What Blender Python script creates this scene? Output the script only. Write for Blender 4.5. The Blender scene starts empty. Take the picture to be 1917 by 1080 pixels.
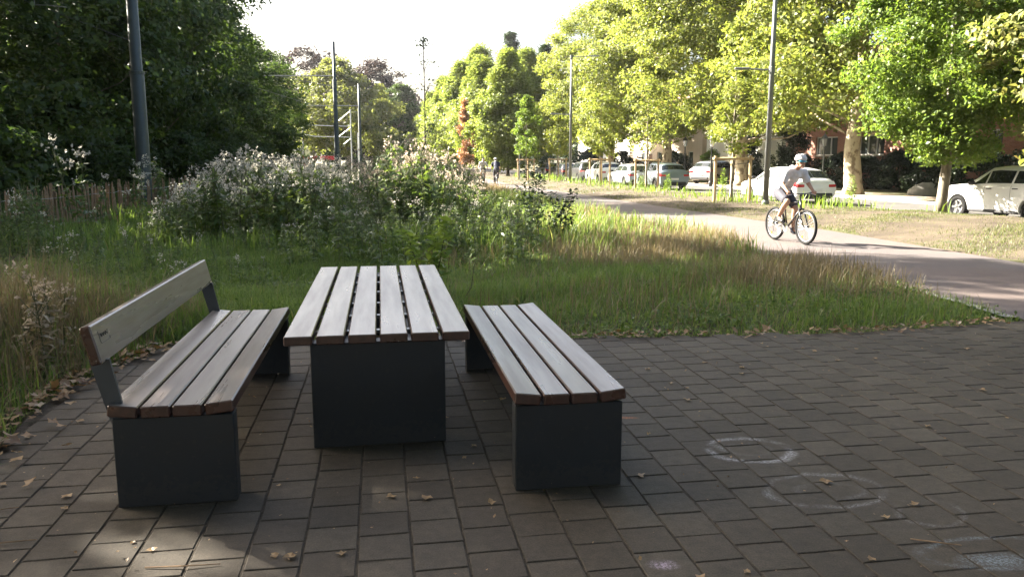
import bpy, bmesh, math, random
import numpy as np
from mathutils import Vector, Matrix
R = math.radians
random.seed(7)
rng = np.random.default_rng(11)
S = bpy.context.scene
C = S.collection

# ------------------------------------------------------------------ camera, sky, sun, exposure
cam_d = bpy.data.cameras.new('camera'); cam = bpy.data.objects.new('camera', cam_d); C.objects.link(cam)
cam.location = (0, 0, 1.65); cam.rotation_euler = (R(90 - 9.16), 0, 0)
cam_d.sensor_width = 36; cam_d.lens = 28.17; cam_d.clip_end = 3000; cam_d.clip_start = .05
S.camera = cam
SUN_EL = R(32); SUN_DIR = Vector((-.873, .488, 0))          # horizontal direction towards the sun
W = bpy.data.worlds.new('World'); S.world = W; W.use_nodes = True
nt = W.node_tree; bg = nt.nodes['Background']
sky = nt.nodes.new('ShaderNodeTexSky'); sky.sky_type = 'NISHITA'; sky.sun_disc = False
sky.sun_elevation = SUN_EL; sky.sun_rotation = math.atan2(SUN_DIR.x, SUN_DIR.y)
sky.air_density = 1.0; sky.dust_density = 6; sky.ozone_density = 1.0
nt.links.new(sky.outputs[0], bg.inputs[0]); bg.inputs[1].default_value = .05
sun_d = bpy.data.lights.new('sun', 'SUN'); sun = bpy.data.objects.new('sun', sun_d); C.objects.link(sun)
sun_d.energy = 5.0; sun_d.angle = R(.5); sun_d.color = (1, .92, .79)
to_sun = Vector((SUN_DIR.x * math.cos(SUN_EL), SUN_DIR.y * math.cos(SUN_EL), math.sin(SUN_EL)))
sun.rotation_euler = to_sun.to_track_quat('Z', 'Y').to_euler(); sun.location = (-30, 20, 40)
S.view_settings.view_transform = 'Standard'; S.view_settings.look = 'None'
S.view_settings.gamma = 1; S.view_settings.use_curve_mapping = False
S.view_settings.exposure = 3.3

# ------------------------------------------------------------------ helpers
def tag(o, label=None, cat=None, group=None, kind=None):
    if label: o['label'] = label
    if cat: o['category'] = cat
    if group: o['group'] = group
    if kind: o['kind'] = kind
    return o
def empty(name, loc=(0, 0, 0), rz=0, label=None, cat=None, group=None):
    o = bpy.data.objects.new(name, None); C.objects.link(o)
    o.location = loc; o.rotation_euler = (0, 0, rz); o.empty_display_size = .2
    return tag(o, label, cat, group)
def link(name, me, mat=None, parent=None, loc=None, rz=None):
    o = bpy.data.objects.new(name, me); C.objects.link(o)
    if mat and not me.materials: me.materials.append(mat)
    if parent: o.parent = parent
    if loc is not None: o.location = loc
    if rz is not None: o.rotation_euler = (0, 0, rz)
    return o
def copy_tree(o, parent=None, loc=None, rz=None, scale=None):
    c = o.copy(); C.objects.link(c); c.parent = parent
    if loc is not None: c.location = loc
    if rz is not None: c.rotation_euler = (0, 0, rz)
    if scale is not None: c.scale = (scale if hasattr(scale, '__len__') else (scale,) * 3)
    for ch in list(o.children): copy_tree(ch, c)
    return c
def np_mesh(name, V, F, mat=None, smooth=False, flat=False):
    V = np.ascontiguousarray(V, dtype=np.float32); F = np.ascontiguousarray(F, dtype=np.int32)
    me = bpy.data.meshes.new(name)
    me.vertices.add(len(V)); me.vertices.foreach_set('co', V.ravel())
    k = F.shape[1]; M = len(F)
    me.loops.add(M * k); me.loops.foreach_set('vertex_index', F.ravel())
    me.polygons.add(M); me.polygons.foreach_set('loop_start', np.arange(M, dtype=np.int32) * k)
    if smooth: me.polygons.foreach_set('use_smooth', np.ones(M, dtype=bool))
    me.update(calc_edges=True)
    if not smooth and k == 4 and flat: me.shade_flat()
    if mat: me.materials.append(mat)
    return me
def merge(parts):
    Vs, Fs, n = [], [], 0
    for V, F in parts:
        Vs.append(V); Fs.append(F + n); n += len(V)
    return np.concatenate(Vs), np.concatenate(Fs)

class MB:
    def __init__(s): s.v = []; s.f = []
    def add(s, vs, fs):
        n = len(s.v); s.v += [tuple(v) for v in vs]; s.f += [tuple(i + n for i in f) for f in fs]; return s
    def box(s, c, d, rot=None, bev=0):
        x, y, z = (q / 2 for q in d); c = Vector(c)
        if bev:
            vs = []
            b = bev
            for sx in (-1, 1):
                for sy in (-1, 1):
                    for sz in (-1, 1):
                        vs += [(sx * x, sy * (y - b), sz * (z - b)), (sx * (x - b), sy * y, sz * (z - b)), (sx * (x - b), sy * (y - b), sz * z)]
            bm = bmesh.new()
            for v in vs: bm.verts.new(v)
            bmesh.ops.convex_hull(bm, input=bm.verts)
            bm.verts.index_update()
            bm.faces.ensure_lookup_table()
            vs = [v.co.copy() for v in bm.verts]; fs = [[v.index for v in f.verts] for f in bm.faces]
            bm.free()
        else:
            vs = [Vector((i * x, j * y, k * z)) for i in (-1, 1) for j in (-1, 1) for k in (-1, 1)]
            fs = [(0, 1, 3, 2), (4, 6, 7, 5), (0, 4, 5, 1), (2, 3, 7, 6), (0, 2, 6, 4), (1, 5, 7, 3)]
        M = rot.to_matrix() if rot is not None and hasattr(rot, 'to_matrix') else (rot or Matrix.Identity(3))
        return s.add([M @ Vector(v) + c for v in vs], fs)
    def tube(s, path, r, n=8, cap=True):
        P = [Vector(p) for p in path]
        if not hasattr(r, '__len__'): r = [r] * len(P)
        rings = []; N = len(P); ref = None
        for i, p in enumerate(P):
            t = (P[min(i + 1, N - 1)] - P[max(i - 1, 0)]).normalized()
            if ref is None:
                ref = Vector((0, 0, 1)) if abs(t.z) < .9 else Vector((1, 0, 0))
            a = (ref - t * ref.dot(t)).normalized(); b = t.cross(a); ref = a
            rings.append([p + (a * math.cos(2 * math.pi * k / n) + b * math.sin(2 * math.pi * k / n)) * r[i] for k in range(n)])
        vs = [v for g in rings for v in g]; fs = []
        for i in range(N - 1):
            for k in range(n):
                k2 = (k + 1) % n
                fs.append((i * n + k, i * n + k2, (i + 1) * n + k2, (i + 1) * n + k))
        if cap: fs += [tuple(range(n - 1, -1, -1)), tuple((N - 1) * n + k for k in range(n))]
        return s.add(vs, fs)
    def lathe(s, prof, n=12, c=(0, 0, 0), axis='z', ang0=0, cap=True):
        vs = []; fs = []; c = Vector(c)
        for (r, z) in prof:
            for k in range(n):
                a = ang0 + 2 * math.pi * k / n
                p = (r * math.cos(a), r * math.sin(a), z) if axis == 'z' else (r * math.cos(a), z, -r * math.sin(a)) 
                vs.append(c + Vector(p))
        m = len(prof)
        for i in range(m - 1):
            for k in range(n):
                k2 = (k + 1) % n; fs.append((i * n + k, i * n + k2, (i + 1) * n + k2, (i + 1) * n + k))
        if cap: fs += [tuple(range(n - 1, -1, -1)), tuple((m - 1) * n + k for k in range(n))]
        return s.add(vs, fs)
    def ball(s, c, r, n=10, m=7):
        if not hasattr(r, '__len__'): r = (r, r, r)
        vs = [(c[0], c[1], c[2] - r[2])]; fs = []
        for i in range(1, m):
            ph = -math.pi / 2 + math.pi * i / m
            for k in range(n):
                a = 2 * math.pi * k / n
                vs.append((c[0] + r[0] * math.cos(ph) * math.cos(a), c[1] + r[1] * math.cos(ph) * math.sin(a), c[2] + r[2] * math.sin(ph)))
        vs.append((c[0], c[1], c[2] + r[2])); L = len(vs) - 1
        for k in range(n):
            k2 = (k + 1) % n
            fs.append((0, 1 + k2, 1 + k)); fs.append((L, L - n + k, L - n + k2))
            for i in range(m - 2):
                a = 1 + i * n; fs.append((a + k, a + k2, a + n + k2, a + n + k))
        return s.add(vs, fs)
    def cap(s, a, b, ra, rb, n=10):      # tapered capsule
        a = Vector(a); b = Vector(b); s.tube([a, b], [ra, rb], n)
        s.ball(a, ra, n, 6); return s.ball(b, rb, n, 6)
    def mesh(s, name, mat=None, smooth=False):
        me = bpy.data.meshes.new(name); me.from_pydata(s.v, [], s.f)
        if smooth: me.polygons.foreach_set('use_smooth', [True] * len(me.polygons))
        me.update()
        if mat: me.materials.append(mat)
        return me
    def build(s, name, mat, parent=None, smooth=False, loc=None, rz=None):
        return link(name, s.mesh(name, mat, smooth), None, parent, loc, rz)

def apply_mods(o):
    dg = bpy.context.evaluated_depsgraph_get(); dg.update()
    me = bpy.data.meshes.new_from_object(o.evaluated_get(dg))
    o.modifiers.clear(); o.data = me; return o
def remesh(o, vox, smooth=2):
    m = o.modifiers.new('r', 'REMESH'); m.mode = 'VOXEL'; m.voxel_size = vox; m.use_smooth_shade = True
    if smooth:
        k = o.modifiers.new('s', 'SMOOTH'); k.factor = .5; k.iterations = smooth
    return apply_mods(o)

# ------------------------------------------------------------------ materials
def newmat(name):
    m = bpy.data.materials.new(name); m.use_nodes = True
    return m, m.node_tree.nodes, m.node_tree.links, m.node_tree.nodes['Principled BSDF']
def ramp(N, L, src, stops):
    r = N.new('ShaderNodeValToRGB'); e = r.color_ramp.elements
    while len(e) < len(stops): e.new(.5)
    for i, (p, c) in enumerate(stops): e[i].position = p; e[i].color = (*c, 1)
    L.new(src, r.inputs[0]); return r.outputs[0]
def noise(N, L, vec, scale, detail=4, rough=.55):
    n = N.new('ShaderNodeTexNoise'); n.inputs['Scale'].default_value = scale; n.inputs['Detail'].default_value = detail
    n.inputs['Roughness'].default_value = rough
    if vec is not None: L.new(vec, n.inputs['Vector'])
    return n.outputs['Fac']
def mathn(N, L, op, a, b=None, c=None, clamp=False):
    m = N.new('ShaderNodeMath'); m.operation = op; m.use_clamp = clamp
    for i, q in enumerate((a, b, c)):
        if q is None: continue
        if isinstance(q, (int, float)): m.inputs[i].default_value = q
        else: L.new(q, m.inputs[i])
    return m.outputs[0]
def mixc(N, L, fac, a, b, mode='MIX'):
    m = N.new('ShaderNodeMix'); m.data_type = 'RGBA'; m.blend_type = mode
    for k, q in ((0, fac), (6, a), (7, b)):
        if isinstance(q, (int, float)): m.inputs[k].default_value = q
        elif isinstance(q, tuple): m.inputs[k].default_value = (*q, 1)
        else: L.new(q, m.inputs[k])
    return m.outputs[2]
def bump(N, L, h, bs, strength=.4, dist=.01):
    b = N.new('ShaderNodeBump'); b.inputs['Strength'].default_value = strength; b.inputs['Distance'].default_value = dist
    L.new(h, b.inputs['Height']); L.new(b.outputs[0], bs.inputs['Normal'])
def pos(N): return N.new('ShaderNodeNewGeometry').outputs['Position']
def objc(N): return N.new('ShaderNodeTexCoord').outputs['Object']
def plain(name, col, rough=.6, metal=0, var=.15, scale=8, spec=.5, bmp=0):
    m, N, L, b = newmat(name)
    n = noise(N, L, objc(N), scale)
    c = ramp(N, L, n, [(.3, tuple(q * (1 - var) for q in col)), (.7, tuple(min(1, q * (1 + var)) for q in col))])
    L.new(c, b.inputs['Base Color']); b.inputs['Roughness'].default_value = rough; b.inputs['Metallic'].default_value = metal
    b.inputs['Specular IOR Level'].default_value = spec
    if bmp: bump(N, L, noise(N, L, objc(N), scale * 6), b, bmp)
    return m
def leafmat(name, ca, cb, trans=.45, rough=.5, tcol=None, third=None):
    """leaf: each leaf (mesh island) takes its own tint; light also passes through it"""
    m, N, L, b = newmat(name)
    g = N.new('ShaderNodeNewGeometry')
    stops = [(0, ca), (.7, cb)] if third is None else [(0, ca), (.6, cb), (.93, cb), (1, third)]
    c = ramp(N, L, g.outputs['Random Per Island'], stops)
    big = noise(N, L, g.outputs['Position'], .5, 2)
    c = mixc(N, L, mathn(N, L, 'MULTIPLY', big, .35), c, tuple(q * .55 for q in ca))
    L.new(c, b.inputs['Base Color']); b.inputs['Roughness'].default_value = rough; b.inputs['Specular IOR Level'].default_value = .35
    t = N.new('ShaderNodeBsdfTranslucent'); ms = N.new('ShaderNodeMixShader'); ms.inputs[0].default_value = trans
    tc = mixc(N, L, 1.0, c, tcol or (1.0, 1.0, .55), 'MULTIPLY')
    tb = N.new('ShaderNodeBrightContrast'); tb.inputs['Bright'].default_value = .0
    L.new(tc, tb.inputs[0]); L.new(tb.outputs[0], t.inputs['Color'])
    L.new(b.outputs[0], ms.inputs[1]); L.new(t.outputs[0], ms.inputs[2])
    L.new(ms.outputs[0], N['Material Output'].inputs['Surface'])
    return m

M = {}
M['wood_dark'] = leafmat('leaf_wood_dark', (.034, .062, .019), (.074, .118, .031), .5)
M['plane'] = leafmat('leaf_plane', (.14, .19, .04), (.24, .27, .075), .58, third=(.36, .3, .13))
M['hornbeam'] = leafmat('leaf_hornbeam', (.1, .18, .03), (.19, .26, .06), .56)
M['pale'] = leafmat('leaf_pale', (.16, .2, .06), (.26, .26, .1), .45, third=(.34, .25, .1))
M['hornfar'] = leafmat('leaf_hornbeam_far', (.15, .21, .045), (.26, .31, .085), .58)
M['lightgreen'] = leafmat('leaf_lightgreen', (.14, .17, .05), (.22, .24, .08), .58)
M['copper'] = leafmat('leaf_copper', (.032, .024, .024), (.06, .044, .038), .3, tcol=(1, .85, .75))
M['conifer'] = leafmat('leaf_conifer', (.03, .06, .03), (.06, .09, .045), .25)
M['orange'] = leafmat('leaf_orange', (.3, .16, .08), (.42, .25, .14), .35, tcol=(1, .85, .65))
M['yew'] = leafmat('leaf_yew', (.012, .025, .012), (.03, .05, .02), .2)
M['grass'] = leafmat('grass_green', (.09, .16, .035), (.22, .31, .085), .5, third=(.4, .36, .18))
M['weed'] = leafmat('weed_green', (.065, .12, .03), (.16, .22, .06), .45)
M['straw'] = leafmat('grass_straw', (.17, .135, .075), (.3, .25, .15), .38, tcol=(1, .93, .7))
M['verge'] = leafmat('grass_verge', (.07, .11, .03), (.17, .18, .07), .4)
M['fluff'] = leafmat('seed_fluff', (.44, .42, .36), (.68, .66, .59), .5, tcol=(1, .97, .9))
M['fluffbrown'] = leafmat('seed_brown', (.34, .28, .22), (.56, .49, .41), .45, tcol=(1, .95, .85))
M['brightleaf'] = leafmat('leaf_bright', (.2, .3, .06), (.32, .42, .11), .45)
M['sapling'] = leafmat('leaf_sapling', (.14, .24, .04), (.25, .34, .08), .42)
M['shrub'] = leafmat('leaf_shrub', (.03, .06, .025), (.07, .1, .04), .3)
M['dryleaf'] = leafmat('fallen_leaf', (.16, .085, .035), (.36, .25, .13), .25, tcol=(1, .8, .5), third=(.5, .45, .36))

def bark(name, a, b_, scale=6, patch=False):
    m, N, L, b = newmat(name)
    v = objc(N); mp = N.new('ShaderNodeMapping'); mp.inputs['Scale'].default_value = (1, 1, .35) if not patch else (1, 1, .7); L.new(v, mp.inputs[0])
    n = noise(N, L, mp.outputs[0], scale, 5)
    c = ramp(N, L, n, [(.4, a), (.5 if patch else .62, b_)])
    L.new(c, b.inputs['Base Color']); b.inputs['Roughness'].default_value = .85
    bump(N, L, noise(N, L, mp.outputs[0], scale * 5), b, .6, .02); return m
M['bark'] = bark('bark_brown', (.06, .045, .03), (.15, .12, .085))
M['bark_plane'] = bark('bark_plane', (.17, .13, .08), (.42, .36, .25), 3.5, True)
M['bark_grey'] = bark('bark_grey', (.13, .11, .08), (.26, .23, .17))
M['stem'] = plain('stem', (.09, .1, .04), .7)
M['darkstem'] = plain('dark_stem', (.05, .035, .025), .7)

def wood_slat(back=False):
    m, N, L, b = newmat('hardwood')
    v = objc(N); mp = N.new('ShaderNodeMapping'); mp.inputs['Scale'].default_value = (9, .7, 9); L.new(v, mp.inputs[0])
    oi = N.new('ShaderNodeObjectInfo'); ad = N.new('ShaderNodeVectorMath'); ad.operation = 'ADD'
    L.new(mp.outputs[0], ad.inputs[0]); sc = N.new('ShaderNodeVectorMath'); sc.operation = 'SCALE'; sc.inputs['Scale'].default_value = 40
    L.new(oi.outputs['Location'], sc.inputs[0]); L.new(sc.outputs[0], ad.inputs[1])
    n = noise(N, L, ad.outputs[0], 3.5, 6, .6)
    g = N.new('ShaderNodeNewGeometry'); sx = N.new('ShaderNodeSeparateXYZ'); L.new(g.outputs['Normal'], sx.inputs[0])
    up = mathn(N, L, 'MULTIPLY', mathn(N, L, 'SUBTRACT', sx.outputs['Z'], .6, clamp=True), 2.5, clamp=True)
    if back:
        vt = N.new('ShaderNodeVectorTransform'); vt.vector_type = 'NORMAL'; vt.convert_from = 'WORLD'; vt.convert_to = 'OBJECT'; L.new(g.outputs['Normal'], vt.inputs[0])
        so = N.new('ShaderNodeSeparateXYZ'); L.new(vt.outputs[0], so.inputs[0]); up = mathn(N, L, 'LESS_THAN', mathn(N, L, 'ABSOLUTE', so.outputs['Y']), .5)
    red = ramp(N, L, n, [(.3, (.03, .012, .008)), (.7, (.075, .03, .019))])
    grey = ramp(N, L, n, [(.28, (.125, .098, .082)), (.5, (.175, .148, .13)), (.75, (.215, .19, .17))])
    blot = noise(N, L, ad.outputs[0], .9, 4)
    grey = mixc(N, L, mathn(N, L, 'MULTIPLY', mathn(N, L, 'SUBTRACT', blot, .5, clamp=True), 2.2, clamp=True), grey, (.09, .068, .055))
    L.new(mixc(N, L, up, red, grey), b.inputs['Base Color'])
    L.new(ramp(N, L, blot, [(.3, (.24, .24, .24)), (.7, (.38, .38, .38))]), b.inputs['Roughness'])
    b.inputs['Specular IOR Level'].default_value = .75
    bump(N, L, n, b, .18, .003)
    return m
M['slat'] = wood_slat(); M['slat_back'] = wood_slat(True)
def steelmat():
    m, N, L, b = newmat('anthracite_steel'); v = objc(N); sp = N.new('ShaderNodeSeparateXYZ'); L.new(v, sp.inputs[0])
    n = noise(N, L, v, 28, 6, .7); n2 = noise(N, L, v, 5, 4)
    low = mathn(N, L, 'SUBTRACT', 1.0, mathn(N, L, 'MULTIPLY', sp.outputs['Z'], 6.0), clamp=True)          # splashed dirt at the foot
    d = mathn(N, L, 'MULTIPLY', mathn(N, L, 'GREATER_THAN', mathn(N, L, 'ADD', mathn(N, L, 'MULTIPLY', low, .28), n), .62), .5)
    d = mathn(N, L, 'ADD', d, mathn(N, L, 'MULTIPLY', mathn(N, L, 'SUBTRACT', n2, .45, clamp=True), .25), clamp=True)
    L.new(mixc(N, L, d, (.013, .016, .018), (.034, .03, .026)), b.inputs['Base Color'])
    L.new(ramp(N, L, n2, [(.3, (.38, .38, .38)), (.7, (.6, .6, .6))]), b.inputs['Roughness']); bump(N, L, noise(N, L, v, 140, 2), b, .06, .002); return m
M['steel'] = steelmat()
M['lit_support'] = plain('lit_support_steel', (.05, .054, .058), .5)  # lighter colour stands in for light caught on the steel
M['galv'] = plain('galvanised', (.35, .37, .38), .4, .7)
M['polegrey'] = plain('green_grey_pole', (.10, .125, .12), .5, .2, .1, 4)
M['poledark'] = plain('dark_pole', (.05, .062, .06), .5, .2, .1, 4)
M['lampgrey'] = plain('lamp_post_grey', (.16, .17, .165), .45, .4, .08, 5)
M['black'] = plain('black_iron', (.02, .02, .02), .5)
M['stake'] = plain('stake_wood', (.46, .33, .18), .75, 0, .3, 14)
M['pale_wood'] = plain('chestnut_pale', (.27, .175, .1), .85, 0, .45, 9)
M['strap'] = plain('strap_rubber', (.03, .03, .03), .7)
def glassmat(name, col=(.02, .025, .025), rough=.05):
    m, N, L, b = newmat(name); b.inputs['Base Color'].default_value = (*col, 1); b.inputs['Roughness'].default_value = rough
    b.inputs['Specular IOR Level'].default_value = .9; return m
M['carglass'] = glassmat('car_glass'); M['pane'] = glassmat('window_glass', (.05, .06, .065))
def paint(name, col, metal=.2, rough=.3):
    m, N, L, b = newmat(name); b.inputs['Base Color'].default_value = (*col, 1); b.inputs['Roughness'].default_value = rough
    b.inputs['Metallic'].default_value = metal; b.inputs['Coat Weight'].default_value = .6; b.inputs['Coat Roughness'].default_value = .06
    return m
M['tyre'] = plain('tyre', (.01, .01, .01), .9, spec=.2); M['rim'] = plain('alloy_rim', (.4, .4, .42), .3, .9, .05)
M['trim'] = plain('black_trim', (.025, .025, .027), .6)
M['red_lamp'] = paint('red_tail_lamp', (.45, .012, .015), 0, .15); M['plate'] = plain('number_plate', (.7, .7, .68), .5, 0, .03)
M['headlamp'] = paint('head_lamp', (.55, .58, .6), .3, .1)

def paver_mat():
    m, N, L, b = newmat('concrete_paver')
    P = pos(N); oi = N.new('ShaderNodeObjectInfo'); g = N.new('ShaderNodeNewGeometry')
    rnd = mathn(N, L, 'FRACT', mathn(N, L, 'ADD', oi.outputs['Random'], g.outputs['Random Per Island']))
    base = ramp(N, L, rnd, [(0, (.06, .05, .037)), (.5, (.073, .061, .046)), (1, (.088, .075, .057))])
    st = noise(N, L, P, 1.1, 5, .6)
    base = mixc(N, L, mathn(N, L, 'MULTIPLY', mathn(N, L, 'SUBTRACT', st, .42, clamp=True), 2.6, clamp=True), base, (.034, .029, .022))
    sp = noise(N, L, P, 130, 3, .7)
    base = mixc(N, L, .75, base, ramp(N, L, sp, [(.25, (.5, .5, .5)), (.5, (1, 1, 1)), (.78, (1.7, 1.65, 1.55))]), 'MULTIPLY')
    bs = noise(N, L, P, .55, 4, .6); base = mixc(N, L, .8, base, ramp(N, L, bs, [(.32, (.72, .7, .66)), (.5, (1, 1, 1)), (.68, (1.28, 1.25, 1.18))]), 'MULTIPLY')
    fine = noise(N, L, P, 17, 6, .7)
    base = mixc(N, L, .6, base, ramp(N, L, fine, [(.3, (.6, .59, .57)), (.7, (1.32, 1.3, 1.27))]), 'MULTIPLY')
    # chalk drawings on the stones: rings and smears with their own shapes
    def dist(cx, cy, rx, ry, rot=0):
        mp = N.new('ShaderNodeMapping'); mp.vector_type = 'TEXTURE'
        mp.inputs['Location'].default_value = (cx, cy, 0); mp.inputs['Rotation'].default_value = (0, 0, rot); mp.inputs['Scale'].default_value = (rx, ry, 1e6)
        wob = N.new('ShaderNodeTexNoise'); wob.inputs['Scale'].default_value = 7; L.new(P, wob.inputs['Vector'])
        a = N.new('ShaderNodeVectorMath'); a.operation = 'MULTIPLY_ADD'; a.inputs[1].default_value = (.07, .07, 0); L.new(wob.outputs['Color'], a.inputs[0]); L.new(P, a.inputs[2])
        L.new(a.outputs[0], mp.inputs[0]); ln = N.new('ShaderNodeVectorMath'); ln.operation = 'LENGTH'; L.new(mp.outputs[0], ln.inputs[0])
        return ln.outputs['Value']
    grain = ramp(N, L, noise(N, L, P, 75, 4, .85), [(.47, (0, 0, 0)), (.57, (1, 1, 1))])
    patch = ramp(N, L, noise(N, L, P, 5, 3), [(.36, (0, 0, 0)), (.58, (1, 1, 1))])
    def ring(cx, cy, rx, ry, w, k, col, rot=0):
        nonlocal base
        d = mathn(N, L, 'ABSOLUTE', mathn(N, L, 'SUBTRACT', dist(cx, cy, rx, ry, rot), 1.0))
        f = mathn(N, L, 'SUBTRACT', 1.0, mathn(N, L, 'DIVIDE', d, w), clamp=True)
        f = mathn(N, L, 'MULTIPLY', mathn(N, L, 'MULTIPLY', f, patch), mathn(N, L, 'MULTIPLY_ADD', grain, .88, .12))
        base = mixc(N, L, mathn(N, L, 'MULTIPLY', f, k, clamp=True), base, col)
    def smear(cx, cy, rx, ry, k, col, rot=0):
        nonlocal base
        f = mathn(N, L, 'SUBTRACT', 1.0, dist(cx, cy, rx, ry, rot), clamp=True)
        f = mathn(N, L, 'MULTIPLY', f, mathn(N, L, 'MULTIPLY_ADD', grain, .88, .12))
        base = mixc(N, L, mathn(N, L, 'MULTIPLY', f, k, clamp=True), base, col)
    wh = (.45, .45, .47); bl = (.27, .33, .38)
    ring(1.40, 4.44, .24, .19, .16, .95, wh); ring(1.40, 4.44, .13, .09, .2, .12, wh)
    smear(1.25, 4.46, .05, .09, .5, wh, .5)
    ring(1.62, 3.88, .30, .20, .12, .5, wh, .2); ring(1.64, 3.86, .17, .1, .2, .2, wh, .2)
    ring(2.02, 3.62, .17, .13, .16, .3, wh, .6); ring(2.1, 3.22, .34, .13, .16, .55, bl, .1); smear(2.06, 3.16, .2, .08, .9, bl, .1)
    smear(.66, 3.12, .075, .055, 1.4, (.42, .34, .42)); smear(.78, 5.03, .09, .03, 1.5, (.4, .13, .05))
    L.new(base, b.inputs['Base Color']); b.inputs['Roughness'].default_value = .72; b.inputs['Specular IOR Level'].default_value = .27
    bump(N, L, mathn(N, L, 'MULTIPLY_ADD', sp, .5, fine), b, .5, .006)
    return m
M['paver'] = paver_mat()

def groundmat(name, cols, scale, fine=25, rough=.95, bm=.6, big=None):
    m, N, L, b = newmat(name); P = pos(N)
    c = ramp(N, L, noise(N, L, P, scale, 6, .65), cols)
    c = mixc(N, L, .6, c, ramp(N, L, noise(N, L, P, fine, 5, .7), [(.3, (.6, .6, .6)), (.7, (1.3, 1.3, 1.28))]), 'MULTIPLY')
    if big: c = mixc(N, L, ramp(N, L, noise(N, L, P, big[0], 3), [(.42, (0, 0, 0)), (.6, (1, 1, 1))]), c, big[1])
    L.new(c, b.inputs['Base Color']); b.inputs['Roughness'].default_value = rough; b.inputs['Specular IOR Level'].default_value = .3
    bump(N, L, noise(N, L, P, fine * 1.7, 5, .7), b, bm, .03); return m
M['ground'] = groundmat('meadow_soil', [(.35, (.05, .045, .022)), (.55, (.075, .075, .03)), (.75, (.14, .11, .06))], 1.2)
M['vergesoil'] = groundmat('verge_soil', [(.3, (.04, .03, .02)), (.48, (.068, .052, .035)), (.6, (.095, .075, .05)), (.7, (.042, .048, .02))], .8)
M['path'] = groundmat('red_asphalt', [(.35, (.1, .079, .072)), (.65, (.135, .107, .097))], .6, 90, .8, .25, big=(.35, (.092, .08, .078)))
M['road'] = groundmat('road_asphalt', [(.35, (.07, .068, .064)), (.65, (.105, .1, .095))], .5, 60, .85, .3)
M['sidewalk'] = groundmat('far_pavement', [(.35, (.2, .16, .12)), (.65, (.3, .25, .19))], .8, 20)
M['sand'] = groundmat('joint_sand', [(.35, (.045, .037, .028)), (.55, (.07, .058, .044)), (.66, (.11, .09, .068)), (.75, (.05, .055, .03))], 9, 60)
M['kerb'] = groundmat('kerb_concrete', [(.35, (.24, .23, .21)), (.65, (.34, .33, .3))], 2, 40)

# ------------------------------------------------------------------ the setting: ground, path, verge, road, plaza
PL = np.array([(5.4, -20), (5.4, 8.2), (5.37, 9.4), (5.06, 11.7), (4.05, 17.6), (2.9, 23), (1.57, 29), (0.1, 42), (-1.6, 54), (-6, 75), (-14, 110), (-30, 170)])
PR = np.array([(9.3, -20), (8.9, 8.2), (8.6, 11), (8.3, 13), (7.9, 16), (7.5, 19), (5.9, 26), (4.4, 33), (2.6, 42), (-.2, 55), (-3, 75), (-10.5, 110), (-26, 170)])
KB = np.array([(22, -20), (18.5, 5), (16, 15), (13.35, 24), (10.75, 31.5), (9.8, 36), (8.1, 46.5), (6.3, 56), (4.9, 64), (3.4, 72), (2, 80), (.3, 90), (-5, 120), (-20, 200)])
def xl(y): return np.interp(y, PL[:, 1], PL[:, 0])
def xr(y): return np.interp(y, PR[:, 1], PR[:, 0])
def kb(y): return np.interp(y, KB[:, 1], KB[:, 0])
PE = np.array([(-3.3, 5.9), (-3.03, 7.02), (-1.98, 7.25), (.5, 7.34), (1.98, 7.43), (3.3, 7.57), (4.85, 8.0), (5.35, 8.2), (12, 8.3)])
LE = np.array([(-2.6, -6), (-2.75, 3), (-2.96, 4.42), (-3.18, 5.1), (-3.26, 5.75), (-3.1, 7.0)])
def pe(x): return np.interp(x, PE[:, 0], PE[:, 1])
def le(y): return np.interp(y, LE[:, 1], LE[:, 0])
def on_plaza(x, y, mrg=0): return (y < pe(x) + mrg) & (x > le(y) - mrg)
def hgt(x, y):
    """ground height: slightly uneven meadow and a low bank in the verge"""
    x = np.asarray(x, float); y = np.asarray(y, float)
    h = -.035 + .02 * np.sin(x * .9 + 1) * np.sin(y * .7)
    bank = np.clip((x - xr(y)) / 1.6, 0, 1) * np.clip((kb(y) - x) / 1.2, 0, 1)
    h = h + bank * (.08 + .16 * np.exp(-((x - 11.5) / 2.5) ** 2 - ((y - 19) / 4.5) ** 2) + .03 * np.sin(x * 2.3) * np.sin(y * 1.7))
    h = np.where(on_plaza(x, y, .25), -.06, h)
    inpath = (x > xl(y) - .25) & (x < xr(y) + .1)
    h = np.where(inpath, -.05, h)
    return np.where(x >= kb(y) - .02, -.16, h)
def ground():
    ys = np.concatenate([np.arange(-20, 45, .4), np.arange(45, 120, 2), np.arange(120, 900, 60)])
    V = []; nx = None
    for y in ys:
        k = kb(y)
        off = np.concatenate([[-800, -300, -120, -60], np.arange(-40, -16, 2), np.arange(-16, -.3, .4), [-.16, -.03, 0, 2, 6, 12, 30, 90, 300, 900]])
        xs = k + off; V.append(np.stack([xs, np.full_like(xs, y), hgt(xs, y)], 1)); nx = len(xs)
    V = np.concatenate(V); i = np.arange(len(ys) - 1)[:, None] * nx + np.arange(nx - 1)[None]
    F = np.stack([i, i + 1, i + nx + 1, i + nx], -1).reshape(-1, 4)
    o = link('ground', np_mesh('ground', V, F, M['ground'], True)); tag(o, kind='structure'); return o
ground()
def strip(name, fl, fr, ys, z, mat, n=2, zf=None):
    V = []
    for y in ys:
        for t in np.linspace(0, 1, n):
            x = fl(y) * (1 - t) + fr(y) * t; V.append((x, y, z if zf is None else zf(x, y)))
    nY = len(ys); i = np.arange(nY - 1)[:, None] * n + np.arange(n - 1)[None]
    F = np.stack([i, i + 1, i + n + 1, i + n], -1).reshape(-1, 4)
    return tag(link(name, np_mesh(name, np.array(V), F, mat)), kind='structure')
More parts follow.
